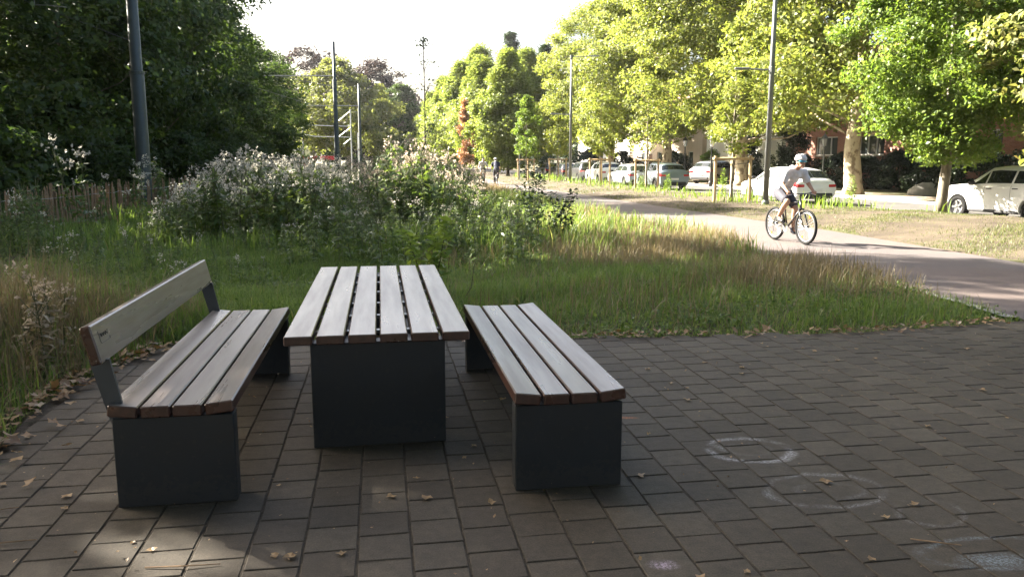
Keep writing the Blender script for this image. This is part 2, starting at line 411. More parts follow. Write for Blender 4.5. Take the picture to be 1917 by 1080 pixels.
ysl = np.concatenate([np.arange(-20, 60, 1.0), np.arange(60, 171, 5)])
strip('cycle_path', xl, xr, ysl, -.018, M['path'])
strip('path_edging', lambda y: xl(y) - .13, lambda y: xl(y) - .005, np.arange(8.4, 40, .5), -.012, M['kerb'])
strip('verge', lambda y: xr(y) + .04, lambda y: kb(y) - .17, np.concatenate([np.arange(-20, 46, .4), np.arange(46, 120, 2)]), 0, M['vergesoil'], 14, lambda x, y: float(hgt(x, y)) + .012)
strip('road', lambda y: kb(y) + .02, lambda y: kb(y) + 6.2, ysl, -.152, M['road'])
strip('far_pavement', lambda y: kb(y) + 6.35, lambda y: kb(y) + 9.5, ysl, -.06, M['sidewalk'])
def kerbline(name, off, zt):
    root = empty(name); tag(root, kind='structure')
    y = 16.0; k = 0; me = None
    while y < 62:
        x0, x1 = kb(y) + off, kb(y + 1) + off
        a = math.atan2(x1 - x0, 1.0); ln = math.hypot(x1 - x0, 1.0)
        if me is None: me = MB().box((0, 0, 0), (.15, .99, .3), bev=.012).mesh('kerb_stone', M['kerb'])
        o = link('kerb_stone', me, None, root, ((x0 + x1) / 2, y + .5, zt - .15), -a); o.scale = (1, ln, 1); y += 1.0
kerbline('kerb', -.085, -.02); kerbline('far_kerb', 6.275, -.04)

# plaza: bedding sheet, single pavers, the rest joined
AX = R(9.3)                                     # the paving and the furniture share one axis
ux, uy = Vector((math.cos(AX), math.sin(AX))), Vector((-math.sin(AX), math.cos(AX)))
def plaza():
    pts = [(le(y), y) for y in np.arange(-6, 7.01, .5)] + [(x, pe(x)) for x in np.arange(-3.0, 12.1, .5)] + [(12, -6)]
    bm = bmesh.new(); vs = [bm.verts.new((x, y, -.0045)) for x, y in pts]; f = bm.faces.new(vs[::-1])
    if f.normal.z < 0: f.normal_flip()
    bmesh.ops.triangulate(bm, faces=bm.faces[:])
    me = bpy.data.meshes.new('pavement'); bm.to_mesh(me); bm.free()
    for p in me.polygons:
        if p.normal.z < 0: p.flip()
    root = link('pavement', me, M['sand']); tag(root, kind='structure')
    a = .23; b = .009
    def stone(seed):
        r = random.Random(seed); h = .1122; bv = .0035
        cs = [(-h + r.uniform(0, .004), -h + r.uniform(0, .004)), (h - r.uniform(0, .004), -h + r.uniform(0, .004)), (h - r.uniform(0, .004), h - r.uniform(0, .004)), (-h + r.uniform(0, .004), h - r.uniform(0, .004))]
        if r.random() < .5:
            i = r.randrange(4); cs[i] = (cs[i][0] * .965, cs[i][1] * .965)
        tz = [r.uniform(-.0008, .0008) for _ in range(4)]
        top = [(x * (1 - bv / h), y * (1 - bv / h), tz[i]) for i, (x, y) in enumerate(cs)]
        mid = [(x, y, tz[i] - .003) for i, (x, y) in enumerate(cs)]
        low = [(x, y, -.03) for x, y in cs]
        v = top + mid + low; f = [(0, 1, 2, 3)]
        for i in range(4):
            j = (i + 1) % 4; f += [(4 + i, 4 + j, j, i), (8 + i, 8 + j, 4 + j, 4 + i)]
        return v, f
    kinds = [stone(i) for i in range(8)]
    meshes = []
    for v, f in kinds:
        me = bpy.data.meshes.new('paver'); me.from_pydata(v, [], f); me.materials.append(M['paver']); meshes.append(me)
    o0 = Vector((-1.89, 3.6)); items = []
    for i in range(-25, 60):
        for j in range(-40, 40):
            p = o0 + ux * ((i + .5) * a) + uy * ((j + (.5 if i % 2 else 0)) * a)
            if p.y < .2 or p.x > 9.5 or not on_plaza(p.x, p.y, -.02): continue
            r = random.Random(i * 977 + j)
            z = r.uniform(-.0016, .0012); q = r.randrange(8); rz = AX + r.choice([0, 1, 2, 3]) * math.pi / 2 + r.uniform(-.008, .008)
            dep = p.y
            vis = p.y > 2.75 and abs(p.x) < p.y * .66 + .2
            items.append((0 if vis else 1, p.y, p, z, q, rz))
    items.sort(key=lambda t: (t[0], t[1]))
    rest = []
    for n, (_, _, p, z, q, rz) in enumerate(items):
        if n < 300: link('paver', meshes[q], None, root, (p.x, p.y, z), rz)
        else:
            c, s = math.cos(rz), math.sin(rz); v, f = kinds[q]
            rest.append((np.array([(c * x - s * y + p.x, s * x + c * y + p.y, zz + z) for x, y, zz in v]), np.array(f)))
    V, F = merge(rest); o = link('pavers', np_mesh('pavers', V, F, M['paver'], flat=True), None, root); tag(o, kind='stuff')
plaza()

# ------------------------------------------------------------------ table and benches
def slat_mesh(name, w, l, t, tilt=0):
    mb = MB().box((0, 0, -t / 2), (w, l, t), bev=.006); return mb.mesh(name, M['slat'])
def end_panel(w, h):
    """folded steel plate with returns along both sides"""
    mb = MB(); mb.box((0, 0, h / 2), (w, .012, h), bev=.004)
    for s in (-1, 1): mb.box((s * (w / 2 - .006), .052, h / 2), (.012, .088, h - .004), bev=.003)
    mb.box((0, .052, h - .006), (w - .028, .088, .009)); return mb.mesh('end_panel', M['steel'])
def bench(loc, label, back):
    t = empty('bench', (*loc, 0), AX, label, 'bench', 'benches at the picnic table')
    Lh, w, g = 2.47, .131, .012
    pm = end_panel(.55, .443)
    link('end_panel', pm, None, t, (0, -1.2, 0), 0); link('end_panel', pm, None, t, (0, 1.2, 0), math.pi)
    sm = slat_mesh('seat_slat', w, Lh, .056)
    for k in range(4):
        x = (k - 1.5) * (w + g); o = link('seat_slat', sm, None, t, (x, 0, .503))
        if k in (0, 3):
            s = -1 if k == 0 else 1; o.rotation_euler = (0, -s * R(7), 0); o.location.z = .5105
    for s in (-.16, .16): MB().box((s, 0, .428), (.05, 2.3, .028), bev=.004).build('seat_rail', M['steel'], t)
    if back:
        bd = MB().box((0, 0, 0), (.05, Lh + .03, .185), bev=.007).build('backrest', M['slat_back'], t, loc=(-.325, 0, .805))
        bd.rotation_euler = (0, -R(13), 0)
        for s in (-1, 1):
            mb = MB(); mb.add([(-.255, -.01, .34), (-.19, -.01, .36), (-.255, -.01, .70), (-.345, -.01, .70)] + [(-.255, .01, .34), (-.19, .01, .36), (-.255, .01, .70), (-.345, .01, .70)],
                              [(0, 1, 2, 3), (7, 6, 5, 4), (0, 4, 5, 1), (1, 5, 6, 2), (2, 6, 7, 3), (3, 7, 4, 0)])
            mb.build('backrest_support', M['lit_support'], t, loc=(-.012, s * 1.185, .03))
        # small maker's mark burnt into the backrest end: a bracket with a scribble in it
        pts = [(.0275, -1.17 + .0085 * k, .028 + .010 * math.sin(k * 2.2)) for k in range(13)]
        mk = MB().tube(pts, .0016, 4)
        mk.tube([(.0275, -1.185, .05), (.0275, -1.185, .0), (.0275, -1.178, -.008), (.0275, -1.06, -.008), (.0275, -1.055, .005)], .0013, 4)
        mk.build('maker_mark', M['black'], bd)
        MB().lathe([(.009, 0), (.009, .003), (.004, .004)], 10).build('bolt', M['galv'], t, loc=(-.2, 1.15, .5185))
    return t
bench((-1.81, 4.86), 'wooden slatted bench with a tilted backrest board beside the picnic table', True)
bench((.094, 5.06), 'backless wooden slatted bench on dark steel panels beside the picnic table', False)
def table():
    t = empty('picnic_table', (-1.0, 5.91, 0), AX, 'long picnic table with six weathered wooden planks on dark steel panels', 'table')
    w, g, Lh = .155, .0225, 2.98
    sm = slat_mesh('table_plank', w, Lh, .052)
    for k in range(6):
        o = link('table_plank', sm, None, t, ((k - 2.5) * (w + g), 0, .672)); o.rotation_euler = (0, random.uniform(-.006, .006), 0)
    pm = end_panel(.765, .618)
    link('end_panel', pm, None, t, (0, -1.43, 0), 0); link('end_panel', pm, None, t, (0, 1.43, 0), math.pi)
    for y in (-1.1, -.62, -.15, .35, .85, 1.25): MB().box((0, y, .6075), (.98, .05, .022), bev=.003).build('cross_bar', M['galv'] if y > -2 else M['steel'], t)
    for s in (-.2, .2): MB().box((s, 0, .582), (.05, 2.76, .028), bev=.003).build('rail', M['steel'], t)
table()

# ------------------------------------------------------------------ leaves, blades, trees
def rand_unit(n, r=rng):
    v = r.normal(size=(n, 3)); return v / np.linalg.norm(v, axis=1, keepdims=True)
def leaves(P, size, nrm, aspect=.6, r=rng, fold=.12):
    n = len(P); nrm = nrm / np.linalg.norm(nrm, axis=1, keepdims=True)
    t = np.cross(nrm, rand_unit(n, r)); t /= np.linalg.norm(t, axis=1, keepdims=True) + 1e-9
    b = np.cross(nrm, t); s = (size * r.uniform(.65, 1.3, n))[:, None] if np.ndim(size) == 0 else size[:, None]
    V = np.stack([P - t * s * .5, P + b * s * aspect * .5 + nrm * s * fold, P + t * s * .55 - nrm * s * fold * .8, P - b * s * aspect * .5 + nrm * s * fold], 1).reshape(-1, 3)
    return V, np.arange(n * 4).reshape(-1, 4)
SHAPES = {
    'oval': lambda t: np.sqrt(np.clip(1 - (2 * t - .9) ** 2 / 1.21, .02, 1)),
    'broad': lambda t: np.clip(np.sqrt(np.clip(1 - (1.75 * t - .62) ** 2, .03, 1)), .1, 1),
    'column': lambda t: np.clip(np.minimum(.45 + t * 2.2, (1 - t) ** .78 * 1.5), .06, 1),
    'cone': lambda t: np.clip((1 - t) ** .85, .03, 1),
}
def tree_geo(seed, H, base, rad, shape, nclump, per, lsize, crad, trunk_r, limbs=26, lean=(0, 0), flat=.6, aspect=.6, inner=.4, trunk_top=.8):
    r = np.random.default_rng(seed); f = SHAPES[shape]
    t = r.beta(1.15, 1.1, nclump); ang = r.uniform(0, 2 * math.pi, nclump)
    lob = 1 + .16 * np.sin(3 * ang + seed) + .12 * np.sin(5 * ang + 2 * seed + 6 * t) + r.normal(0, .07, nclump)
    rr = rad * f(t) * lob * np.power(r.uniform(0, 1, nclump), inner)
    cx = rr * np.cos(ang); cy = rr * np.sin(ang); cz = base + t * (H - base)
    cc = np.stack([cx + lean[0] * cz / H, cy + lean[1] * cz / H, cz], 1)
    k = np.repeat(np.arange(nclump), r.poisson(per, nclump)); n = len(k)
    cs = crad * r.uniform(.6, 1.35, nclump)
    off = rand_unit(n, r) * (np.power(r.uniform(0, 1, n), .5) * cs[k])[:, None]; off[:, 2] *= flat
    P = cc[k] + off
    out = P - np.stack([np.zeros(n), np.zeros(n), np.full(n, base + (H - base) * .35)], 1); out /= np.linalg.norm(out, axis=1, keepdims=True) + 1e-6
    nr = out * .55 + np.array([0, 0, .55]) + rand_unit(n, r) * .75
    V, F = leaves(P, lsize, nr, aspect, r)
    mb = MB(); zt = base + (H - base) * trunk_top; m = 7
    path = [(lean[0] * q * zt / m / H + .06 * trunk_r * 8 * math.sin(q * 1.7 + seed) * (q > 0), lean[1] * q * zt / m / H + .05 * trunk_r * 8 * math.cos(q * 1.3 + seed) * (q > 0), zt * q / m - (.12 if q == 0 else 0)) for q in range(m + 1)]
    rad_t = [trunk_r * (1.35 if q == 0 else 1.0) * (1 - .82 * q / m) + .01 for q in range(m + 1)]
    mb.tube([path[0], (path[0][0], path[0][1], .35), *path[1:]], [trunk_r * 1.5, trunk_r * 1.08, *rad_t[1:]], 10)
    pz = [p[2] for p in path]; px = [p[0] for p in path]; py = [p[1] for p in path]
    for i in r.choice(nclump, min(limbs, nclump), replace=False):
        e = cc[i]; z0 = max(base * .75, min(zt * .95, e[2] - .55 * math.hypot(e[0], e[1]) - .3))
        s = (float(np.interp(z0, pz, px)), float(np.interp(z0, pz, py)), z0); rl = max(.012, trunk_r * .22 * (1 - z0 / H))
        mid = [(s[q] * .45 + e[q] * .55) + (.0 if q < 2 else -.06 * rad + r.normal(0, .1)) for q in range(3)]
        mb.tube([s, mid, tuple(e)], [rl, rl * .6, rl * .2], 5)
    return mb, (V, F)
def tree(name, geo, leafm, barkm, loc, label, cat='tree', group=None, rz=0, scale=1):
    mb, (V, F) = geo; t = empty(name, loc, rz, label, cat, group); t.scale = (scale if hasattr(scale, '__len__') else (scale,) * 3)
    link('trunk', mb.mesh('trunk', M[barkm], True), None, t); link('crown', np_mesh('crown', V, F, M[leafm]), None, t); return t
def forest(name, geos, spots, leafm, barkm, label, group, cat='tree'):
    protos = []; labels = label if isinstance(label, list) else [label] * len(spots)
    for i, (x, y, sc) in enumerate(spots):
        if i < len(geos): protos.append(tree(name, geos[i], leafm, barkm, (x, y, -.05), labels[i], cat, group, i * 1.9, sc))
        else: copy_tree(protos[i % len(geos)], None, (x, y, -.05), i * 1.9, sc)['label'] = labels[i]
def blades(P, h, width, lean=.35, r=rng, curl=.5):
    n = len(P); a = r.uniform(0, 2 * math.pi, n); d = np.stack([np.cos(a), np.sin(a), np.zeros(n)], 1); s = np.stack([-np.sin(a), np.cos(a), np.zeros(n)], 1)
    L = (np.abs(r.normal(0, lean, n)) * h)[:, None]; hh = h[:, None]; w = (width * r.uniform(.6, 1.4, n))[:, None]
    tw = r.uniform(-1, 1, n)[:, None]; s = s + d * tw * .6
    up = np.array([0, 0, 1.0])
    bend = np.clip(L / hh, 0, 1.3); m = P + up * hh * .58 * (1 - .18 * bend) + d * L * .4; tip = P + up * hh * (1 - .5 * bend * bend * curl - .1 * curl) + d * L * 1.15
    V = np.stack([P - s * w * .5, P + s * w * .5, m + s * w * .38, m - s * w * .38, tip], 1).reshape(-1, 3)
    i = np.arange(n)[:, None] * 5
    F = np.concatenate([i + np.array([[0, 1, 2]]), i + np.array([[0, 2, 3]]), i + np.array([[3, 2, 4]])])
    return V, F

# ------------------------------------------------------------------ trees
# wood on the left: leafy to the ground, behind the fence
geoW = [tree_geo(s, 13, .6, 4.6, 'oval', 200, 125, .25, 1.1, .22, 30, inner=.42) for s in (1, 2, 3)]
forest('woodland_tree', geoW, [(-18.5, 27, .92), (-18.6, 34, 1.0), (-19.8, 41, (1.15, 1.15, 1.45)), (-20.8, 49, (1.08, 1.08, 1.4)), (-22.5, 58, 1.1), (-24.5, 68, 1.0), (-23.9, 75, .95), (-25.4, 84, .95), (-26, 37, 1.25), (-27, 46, 1.2), (-29, 56, 1.15), (-31, 67, 1.1), (-26, 22, 1.1), (-19.5, 20.5, .95)],
       'wood_dark', 'bark', 'dark leafy tree in the wood behind the paling fence', 'trees of the wood behind the fence')
# taller trees with high crowns at the edge of the square: they shade the furniture
geoS = [tree_geo(s, 18, 8.0, 4.6, 'oval', 150, 130, .32, 1.25, .28, 26, inner=.4) for s in (21, 22)]
forest('tall_shade_tree', geoS, [(-13.5, 14.8, (.92, .92, 1.0)), (-13.8, 3.7, 1.0), (-22, 18.5, 1.0), (-19, -1, 1.0)], 'wood_dark', 'bark',
       'tall tree with a high crown standing left of the square', 'tall trees that shade the square')
tree('thin_shade_tree', tree_geo(27, 18, 9.5, 4.2, 'oval', 160, 80, .3, 1.1, .25, 24), 'wood_dark', 'bark', (-14, 20.6, -.05), 'tall tree with an airy crown between the square and the wood')
forest('added_shade_tree', [tree_geo(25, 15, 5.2, 5.2, 'broad', 170, 120, .36, 1.4, .28, 20, inner=.36)], [(-4.4, -1.2, (1.05, 1.05, 1.1)), (3.3, -.9, (1.05, 1.05, 1.1)), (-.5, -6, 1.05), (8, -3.2, 1.05), (15, -1, 1.0), (-3, -10, 1.1), (5, -11, 1.1)], 'wood_dark', 'bark', 'unseen leafy tree added behind the camera to darken the square', 'unseen trees added to darken the square')  # unseen trees added overhead and behind the camera to block sky light
# undergrowth in front of the wood
geoB = [tree_geo(s, 3.4, .05, 2.1, 'broad', 70, 110, .2, .6, .06, 12) for s in (31, 32)]
forest('undergrowth_bush', geoB, [(-15.6, 21.5, 1.1), (-16, 25, .9), (-16.4, 29.5, 1.05), (-17, 34, .9), (-17.5, 39, 1.1), (-18, 44, 1.0), (-19, 50, 1.1), (-20, 57, 1.1), (-22, 65, 1.2), (-14.5, 18.2, 1.1), (-23, 73, 1.5)],
       'wood_dark', 'bark', 'dark bush at the foot of the wood behind the fence', 'undergrowth along the wood', 'bush')
# plane trees along the far kerb
geoP = [tree_geo(s, 18, 3.7, 6.8, 'broad', 350, 320, .225, 1.25, .42, 30, inner=.36) for s in (41, 42)]
forest('plane_tree', geoP, [(16.9, 40, 1.0), (14.9, 52.5, 1.0), (12.5, 66, 1.0), (9.9, 82, 1.0), (21, 27, 1.0)], 'plane', 'bark_plane', ['tall plane tree with pale patchy trunk right behind the white estate car', 'plane tree with a thick brown trunk behind the nearest stake frame', 'plane tree with a slim trunk above the blue-grey car', 'farthest plane tree, above the dark parked cars', 'plane tree across the road beyond the white car and the hornbeam'], 'plane trees along the far kerb')
# hornbeam by the white car and the pale tree beside it
tree('hornbeam_tree', tree_geo(51, 11.5, 1.75, 2.6, 'column', 430, 230, .125, .55, .15, 16, inner=.38, flat=.75), 'hornbeam', 'bark_grey', (13.0, 24.35, .02), 'bright green hornbeam with a slim grey trunk on the verge', rz=.6)
tree('pale_leaved_tree', tree_geo(52, 9, 1.5, 4.3, 'oval', 170, 120, .2, .75, .16, 30, inner=.4, flat=.45), 'pale', 'bark_grey', (16.0, 19.6, -.1), 'pale yellow-green tree reaching over the white car', rz=.2)
# columnar hornbeams beside the path
geoH = [tree_geo(s, 11, 1.2, 3.0, 'column', 260, 190, .23, .85, .15, 18, inner=.4, flat=.8) for s in (61, 62)]
forest('columnar_hornbeam', geoH, [(-.4, 78, 1.04), (-3.4, 91, 1.12), (-6.4, 103, 1.2), (-9.4, 115, 1.15), (-12.5, 128, 1.05), (-4.5, 114, 1.5), (1.7, 96, 1.25)], 'hornfar', 'bark', 'upright green hornbeam in the row beside the cycle path', 'upright hornbeams beside the path')
tree('withered_hornbeam', tree_geo(65, 7.4, 1.3, 1.05, 'column', 60, 90, .22, .42, .08, 10, flat=.9), 'orange', 'bark', (-4.7, 83, -.05), 'withered orange-brown upright tree among the green hornbeams')
# conifers behind
def conifer_geo(seed, H, rad):
    return tree_geo(seed, H, 1.5, rad, 'cone', 240, 75, .42, .95, .3, 30, inner=.55, flat=.45, aspect=.4, trunk_top=.98)
tree('tall_conifer', conifer_geo(71, 21.5, 6), 'conifer', 'bark', (-.2, 132, -.1), 'tall pointed dark conifer rising above the hornbeams')
tree('broad_conifer', conifer_geo(72, 17, 4.6), 'conifer', 'bark', (4.6, 112, -.1), 'blue-green conifer behind the row of parked cars')
# far group left of the path
tree('light_green_tree', tree_geo(81, 16.5, 2.6, 9.5, 'broad', 260, 150, .45, 1.5, .4, 24, inner=.36), 'lightgreen', 'bark', (-27.5, 128, -.1), 'broad light green tree beyond the tram poles')
tree('copper_beech', tree_geo(82, 19.5, 2, 8.0, 'oval', 200, 100, .5, 1.5, .4, 20, inner=.36), 'copper', 'bark', (-25.5, 152, -.1), 'dark purple-brown copper beech behind the light green tree')
tree('brown_leaved_tree', tree_geo(83, 22, 3, 7.5, 'oval', 150, 90, .5, 1.5, .4, 20, inner=.36), 'copper', 'bark', (-38, 152, -.1), 'brownish tree top showing above the light green tree')
tree('olive_green_tree', tree_geo(84, 14, 1, 6.0, 'oval', 150, 100, .45, 1.3, .3, 18, inner=.36), 'wood_dark', 'bark', (-19.5, 142, -.1), 'dark olive green tree beyond the meadow where the path ends')
geoF = [tree_geo(s, 13, .3, 7, 'broad', 130, 90, .6, 1.6, .3, 10, inner=.4) for s in (91,)]
forest('distant_tree', geoF, [(-10, 175, 1.0), (-22, 180, 1.0), (-34, 178, 1.1), (-46, 185, 1.2), (-58, 180, 1.2), (2, 168, 1.1), (14, 160, 1.1)], 'wood_dark', 'bark',
       'distant dark tree closing the view at the end of the avenue', 'distant trees at the end of the avenue')
# thin sapling with few leaves standing in the weeds
tree('spindly_sapling', tree_geo(95, 6.2, 1.9, 1.25, 'cone', 44, 6, .12, .26, .018, 44, inner=.6, trunk_top=.99), 'shrub', 'darkstem', (-3.25, 30.5, -.05), 'spindly sapling with few leaves rising from the weeds')

# young staked trees in the verge
def stake_frame(loc, rz, s, label):
    t = empty('stake_frame', loc, rz, label, 'tree stakes', 'wooden stake frames round the young trees')
    d = .62; tri = [(-d, -.2), (d, -.2), (0, .55)]
    for x, y in tri:
        MB().tube([(x, y, -.15), (x + .01, y, .8), (x, y, 1.68)], [.06, .058, .055], 8).build('post', M['stake'], t)
    for i in range(3):
        (x0, y0), (x1, y1) = tri[i], tri[(i + 1) % 3]; dx, dy = x1 - x0, y1 - y0; ln = math.hypot(dx, dy); ex, ey = dx / ln * .12, dy / ln * .12
        MB().tube([(x0 - ex, y0 - ey, 1.57), (x1 + ex, y1 + ey, 1.57)], .05, 7).build('rail', M['stake'], t)
    MB().tube([(-d, -.2, 1.4), (-.02, -.03, 1.36), (.02, .03, 1.36), (d, -.2, 1.42)], .014, 5).build('strap', M['strap'], t)
    t.scale = (s, s, s)
yg = [('young_tree', 101, 6.3, 1.95, 1.25, 'column', 60, 80, .16, .36, 'hornbeam'), ('young_tree', 102, 5.4, 2.1, 1.25, 'oval', 60, 60, .17, .42, 'plane'),
      ('young_tree', 103, 5.6, 1.9, 1.35, 'oval', 70, 60, .17, .45, 'plane'), ('young_tree', 104, 6.0, 2.2, 1.4, 'oval', 48, 40, .17, .45, 'plane'), ('young_tree', 105, 5.0, 1.9, 1.15, 'oval', 60, 55, .13, .36, 'plane')]
FR = [(1.1, 62), (3.45, 61), (5.5, 50.5), (7.45, 44.8), (8.3, 30.5)]
ytl = ['bright green upright young tree in a stake frame near the far cyclists', 'small round young tree in a stake frame beside the tall forked lamp post', 'young tree in a stake frame in front of the white hatchback',
       'young tree with bare lower stem in a stake frame by the blue-grey car', 'slender young tree in the stake frame nearest the white estate car']
fl = ['wooden stake frame round the bright green upright young tree', 'wooden stake frame round the small round young tree by the forked lamp post', 'wooden stake frame in front of the white hatchback',
      'wooden stake frame by the blue-grey car', 'tall wooden stake frame beside the white estate car']
for (nm, sd, H, b, rd, shp, nc, per, ls, cr, lm), (x, y), l1, l2 in zip(yg, FR, ytl, fl):
    z = float(hgt(x, y)); tree(nm, tree_geo(sd, H, b, rd, shp, nc, per, ls, cr, .05, 22, flat=.7, trunk_top=.95), lm, 'bark_grey', (x, y, z), l1)
    stake_frame((x, y, z), random.uniform(-.15, .15) - .1, 1.0 if y > 32 else 1.02, l2)

# shrubs and hedges across the road
tree('dark_yew', tree_geo(111, 4.4, .05, 1.35, 'column', 110, 120, .14, .4, .08, 10, flat=.9), 'yew', 'bark', (18.3, 52.8, -.1), 'tall dark yew in front of the brick house', 'bush')
tree('bright_bush', tree_geo(112, 2.3, .05, 1.3, 'broad', 60, 120, .14, .4, .05, 8), 'sapling', 'bark', (14.9, 61, -.1), 'rounded bright green bush beside the black lantern', 'bush')
tree('conical_bush', tree_geo(113, 3.4, .05, 1.2, 'cone', 60, 110, .14, .4, .05, 8), 'yew', 'bark', (17.0, 57.5, -.1), 'dark pointed bush beside the leaning plane trunk', 'bush')
geoHd = [tree_geo(s, 1.9, .02, 1.5, 'broad', 60, 110, .15, .42, .05, 8) for s in (115, 116)]
forest('garden_hedge_bush', geoHd, [(20.3, 50.5, 1.0), (20.9, 47.5, .95), (21.3, 44.5, 1.05), (21.8, 41.5, 1.0), (22.3, 38.5, 1.1), (22.7, 35.5, 1.1), (23.2, 32.5, 1.2), (19.6, 54.5, 1.0), (14.2, 72, 1.2), (11.5, 84, 1.3), (9.2, 96, 1.4), (24, 29.5, 1.2)], 'yew', 'bark',
       'low dark garden bush in front of the houses', 'garden bushes in front of the houses', 'bush')

# small plants close by
def leafy(name, loc, label, seed, stems, lm, stemm, lsize, asp=.42, cat='plant', rz=0):
    r = np.random.default_rng(seed); t = empty(name, loc, rz, label, cat); P = []; Nn = []; Sz = []
    for (dx, dy, h, n, spread, zmin) in stems:
        pts = [(dx * .1, dy * .1, -.03), (dx * .45, dy * .45, h * .45), (dx, dy, h)]
        MB().tube(pts, [.008, .006, .003], 5).build('stem', M[stemm], t)
        for k in range(n):
            q = zmin + (1 - zmin) * (k + r.random()) / n; a = k * 2.4 + r.uniform(-.4, .4)
            c = np.array([np.interp(q, [0, .45, 1], [p[i] for p in pts]) for i in range(3)])
            sp = spread * (1.1 - .6 * q) * r.uniform(.5, 1.1); d = np.array([math.cos(a), math.sin(a), r.uniform(.1, .5)])
            P.append(c + d * sp); Nn.append(np.array([0, 0, 1.]) + r.normal(0, .35, 3) - d * .1); Sz.append(lsize * r.uniform(.7, 1.25))
    V, F = leaves(np.array(P), np.array(Sz), np.array(Nn), asp, r); link('leaves', np_mesh('leaves', V, F, M[lm]), None, t); return t
leafy('meadow_sapling', (-.93, 9.1, -.03), 'small yellow-green leafy sapling behind the picnic table', 3, [(-.28, .05, .86, 34, .12, .5), (.2, 0, 1.02, 60, .13, .35), (.05, .1, .8, 40, .13, .3)], 'brightleaf', 'darkstem', .15, .42)
MB().tube([(.32, 0, 0), (.46, .02, .22), (.5, 0, .5)], [.006, .005, .003], 5).build('stem', M['darkstem'], bpy.data.objects['meadow_sapling'])
leafy('dark_shrub', (.42, 16.6, -.03), 'tall dark shrub at the edge of the dry grass', 4, [(-.1, 0, 1.75, 120, .26, .12), (.15, .1, 1.3, 110, .28, .1), (-.25, .1, 1.1, 90, .25, .08), (.1, -.1, 1.45, 90, .2, .2)], 'yew', 'darkstem', .105, .55, 'shrub')
leafy('bronze_shrub', (.95, 16.3, -.03), 'low shrub with bronze leaf tips beside the tall dark shrub', 5, [(.3, 0, 1.05, 80, .2, .1), (-.15, .1, 1.0, 90, .25, .1), (.1, .1, .9, 90, .3, .05), (.05, -.1, .7, 70, .28, .05)], 'yew', 'darkstem', .105, .55, 'shrub')
for i, (x, y, h, l) in enumerate([(14.1, 33.5, 1.15, 'tall bright weed beside the pale plane trunk'), (6.7, 41.8, .75, 'leafy weed in the verge by the blue-grey car'), (8.0, 41.5, .85, 'pointed leafy weed behind the blue-grey car'), (9.0, 34.5, 1.2, 'tall weed growing inside the nearest stake frame')]):
    leafy('verge_weed', (x, y, float(hgt(x, y))), l, 20 + i, [(0, 0, h, 60, .2, .05), (.12, .05, h * .7, 40, .18, .05), (-.13, .03, h * .65, 40, .18, .05)], 'sapling', 'stem', .13, .4)

# ------------------------------------------------------------------ grass and weeds (nobody could count these)
def scatter(n, x0, x1, y0, y1, keep, seed):
    r = np.random.default_rng(seed); x = r.uniform(x0, x1, n); y = r.uniform(y0, y1, n)
    k = keep(x, y, r); x, y = x[k], y[k]; return np.stack([x, y, hgt(x, y) - .01], 1), r
def clumpy(x, y, s=1.0, ph=0): return .5 + .25 * np.sin(x * 1.9 * s + 1.3 + ph) * np.sin(y * 1.6 * s + ph) + .25 * np.sin(x * .7 * s - y * 1.1 * s + ph)
def off_path(x, y, m=0): return (x < xl(y) - m)
def grass(name, P, r, h0, h1, width, mat, label, lean=.35, cf=None):
    c = clumpy(P[:, 0], P[:, 1]) if cf is None else cf
    h = (h0 + (h1 - h0) * np.clip(c + r.normal(0, .2, len(P)), 0, 1.2)); V, F = blades(P, h, width, lean, r)
    return tag(link(name, np_mesh(name, V, F, M[mat])), label, 'grass', kind='stuff')
dry = lambda x, y: np.clip((x - .3 - (y < 12) * 1.6) / 2.2, 0, 1) * np.clip((y - 9.2) / 2.5, 0, 1)
edge = lambda x, y: np.clip((y - pe(x)) / .9, .12, 1)
# near meadow, green
P, r = scatter(210000, -7.5, 5.6, 7.2, 14.5, lambda x, y, r: (y > pe(x) + .02) & off_path(x, y, .05) & (np.abs(x) < y * .7 + .5) & (r.random(len(x)) < (.95 - .7 * dry(x, y)) * (.35 + .65 * clumpy(x, y, 1.3, 2))), 1)
hc = np.clip(clumpy(P[:, 0], P[:, 1]) * edge(P[:, 0], P[:, 1]) * np.where(P[:, 0] < -1, 1.15, .95), 0, 1.2)
hc = hc * (.5 + .95 * clumpy(P[:, 0], P[:, 1], 3.1, 3)); grass('meadow_grass', P, r, .04, .27, .008, 'grass', 'long green grass growing behind the picnic table', .85, hc)
P, r = scatter(60000, -1.5, 5.6, 7.25, 18, lambda x, y, r: (y > pe(x) + .02) & off_path(x, y, .02) & (r.random(len(x)) < .10 + .8 * dry(x, y)), 2)
grass('dry_grass', P, r, .06, .42, .008, 'straw', 'dry straw-coloured grass along the cycle path', .45, np.clip(clumpy(P[:, 0], P[:, 1], 1.2) * edge(P[:, 0], P[:, 1]) * 1.1, 0, 1.1))
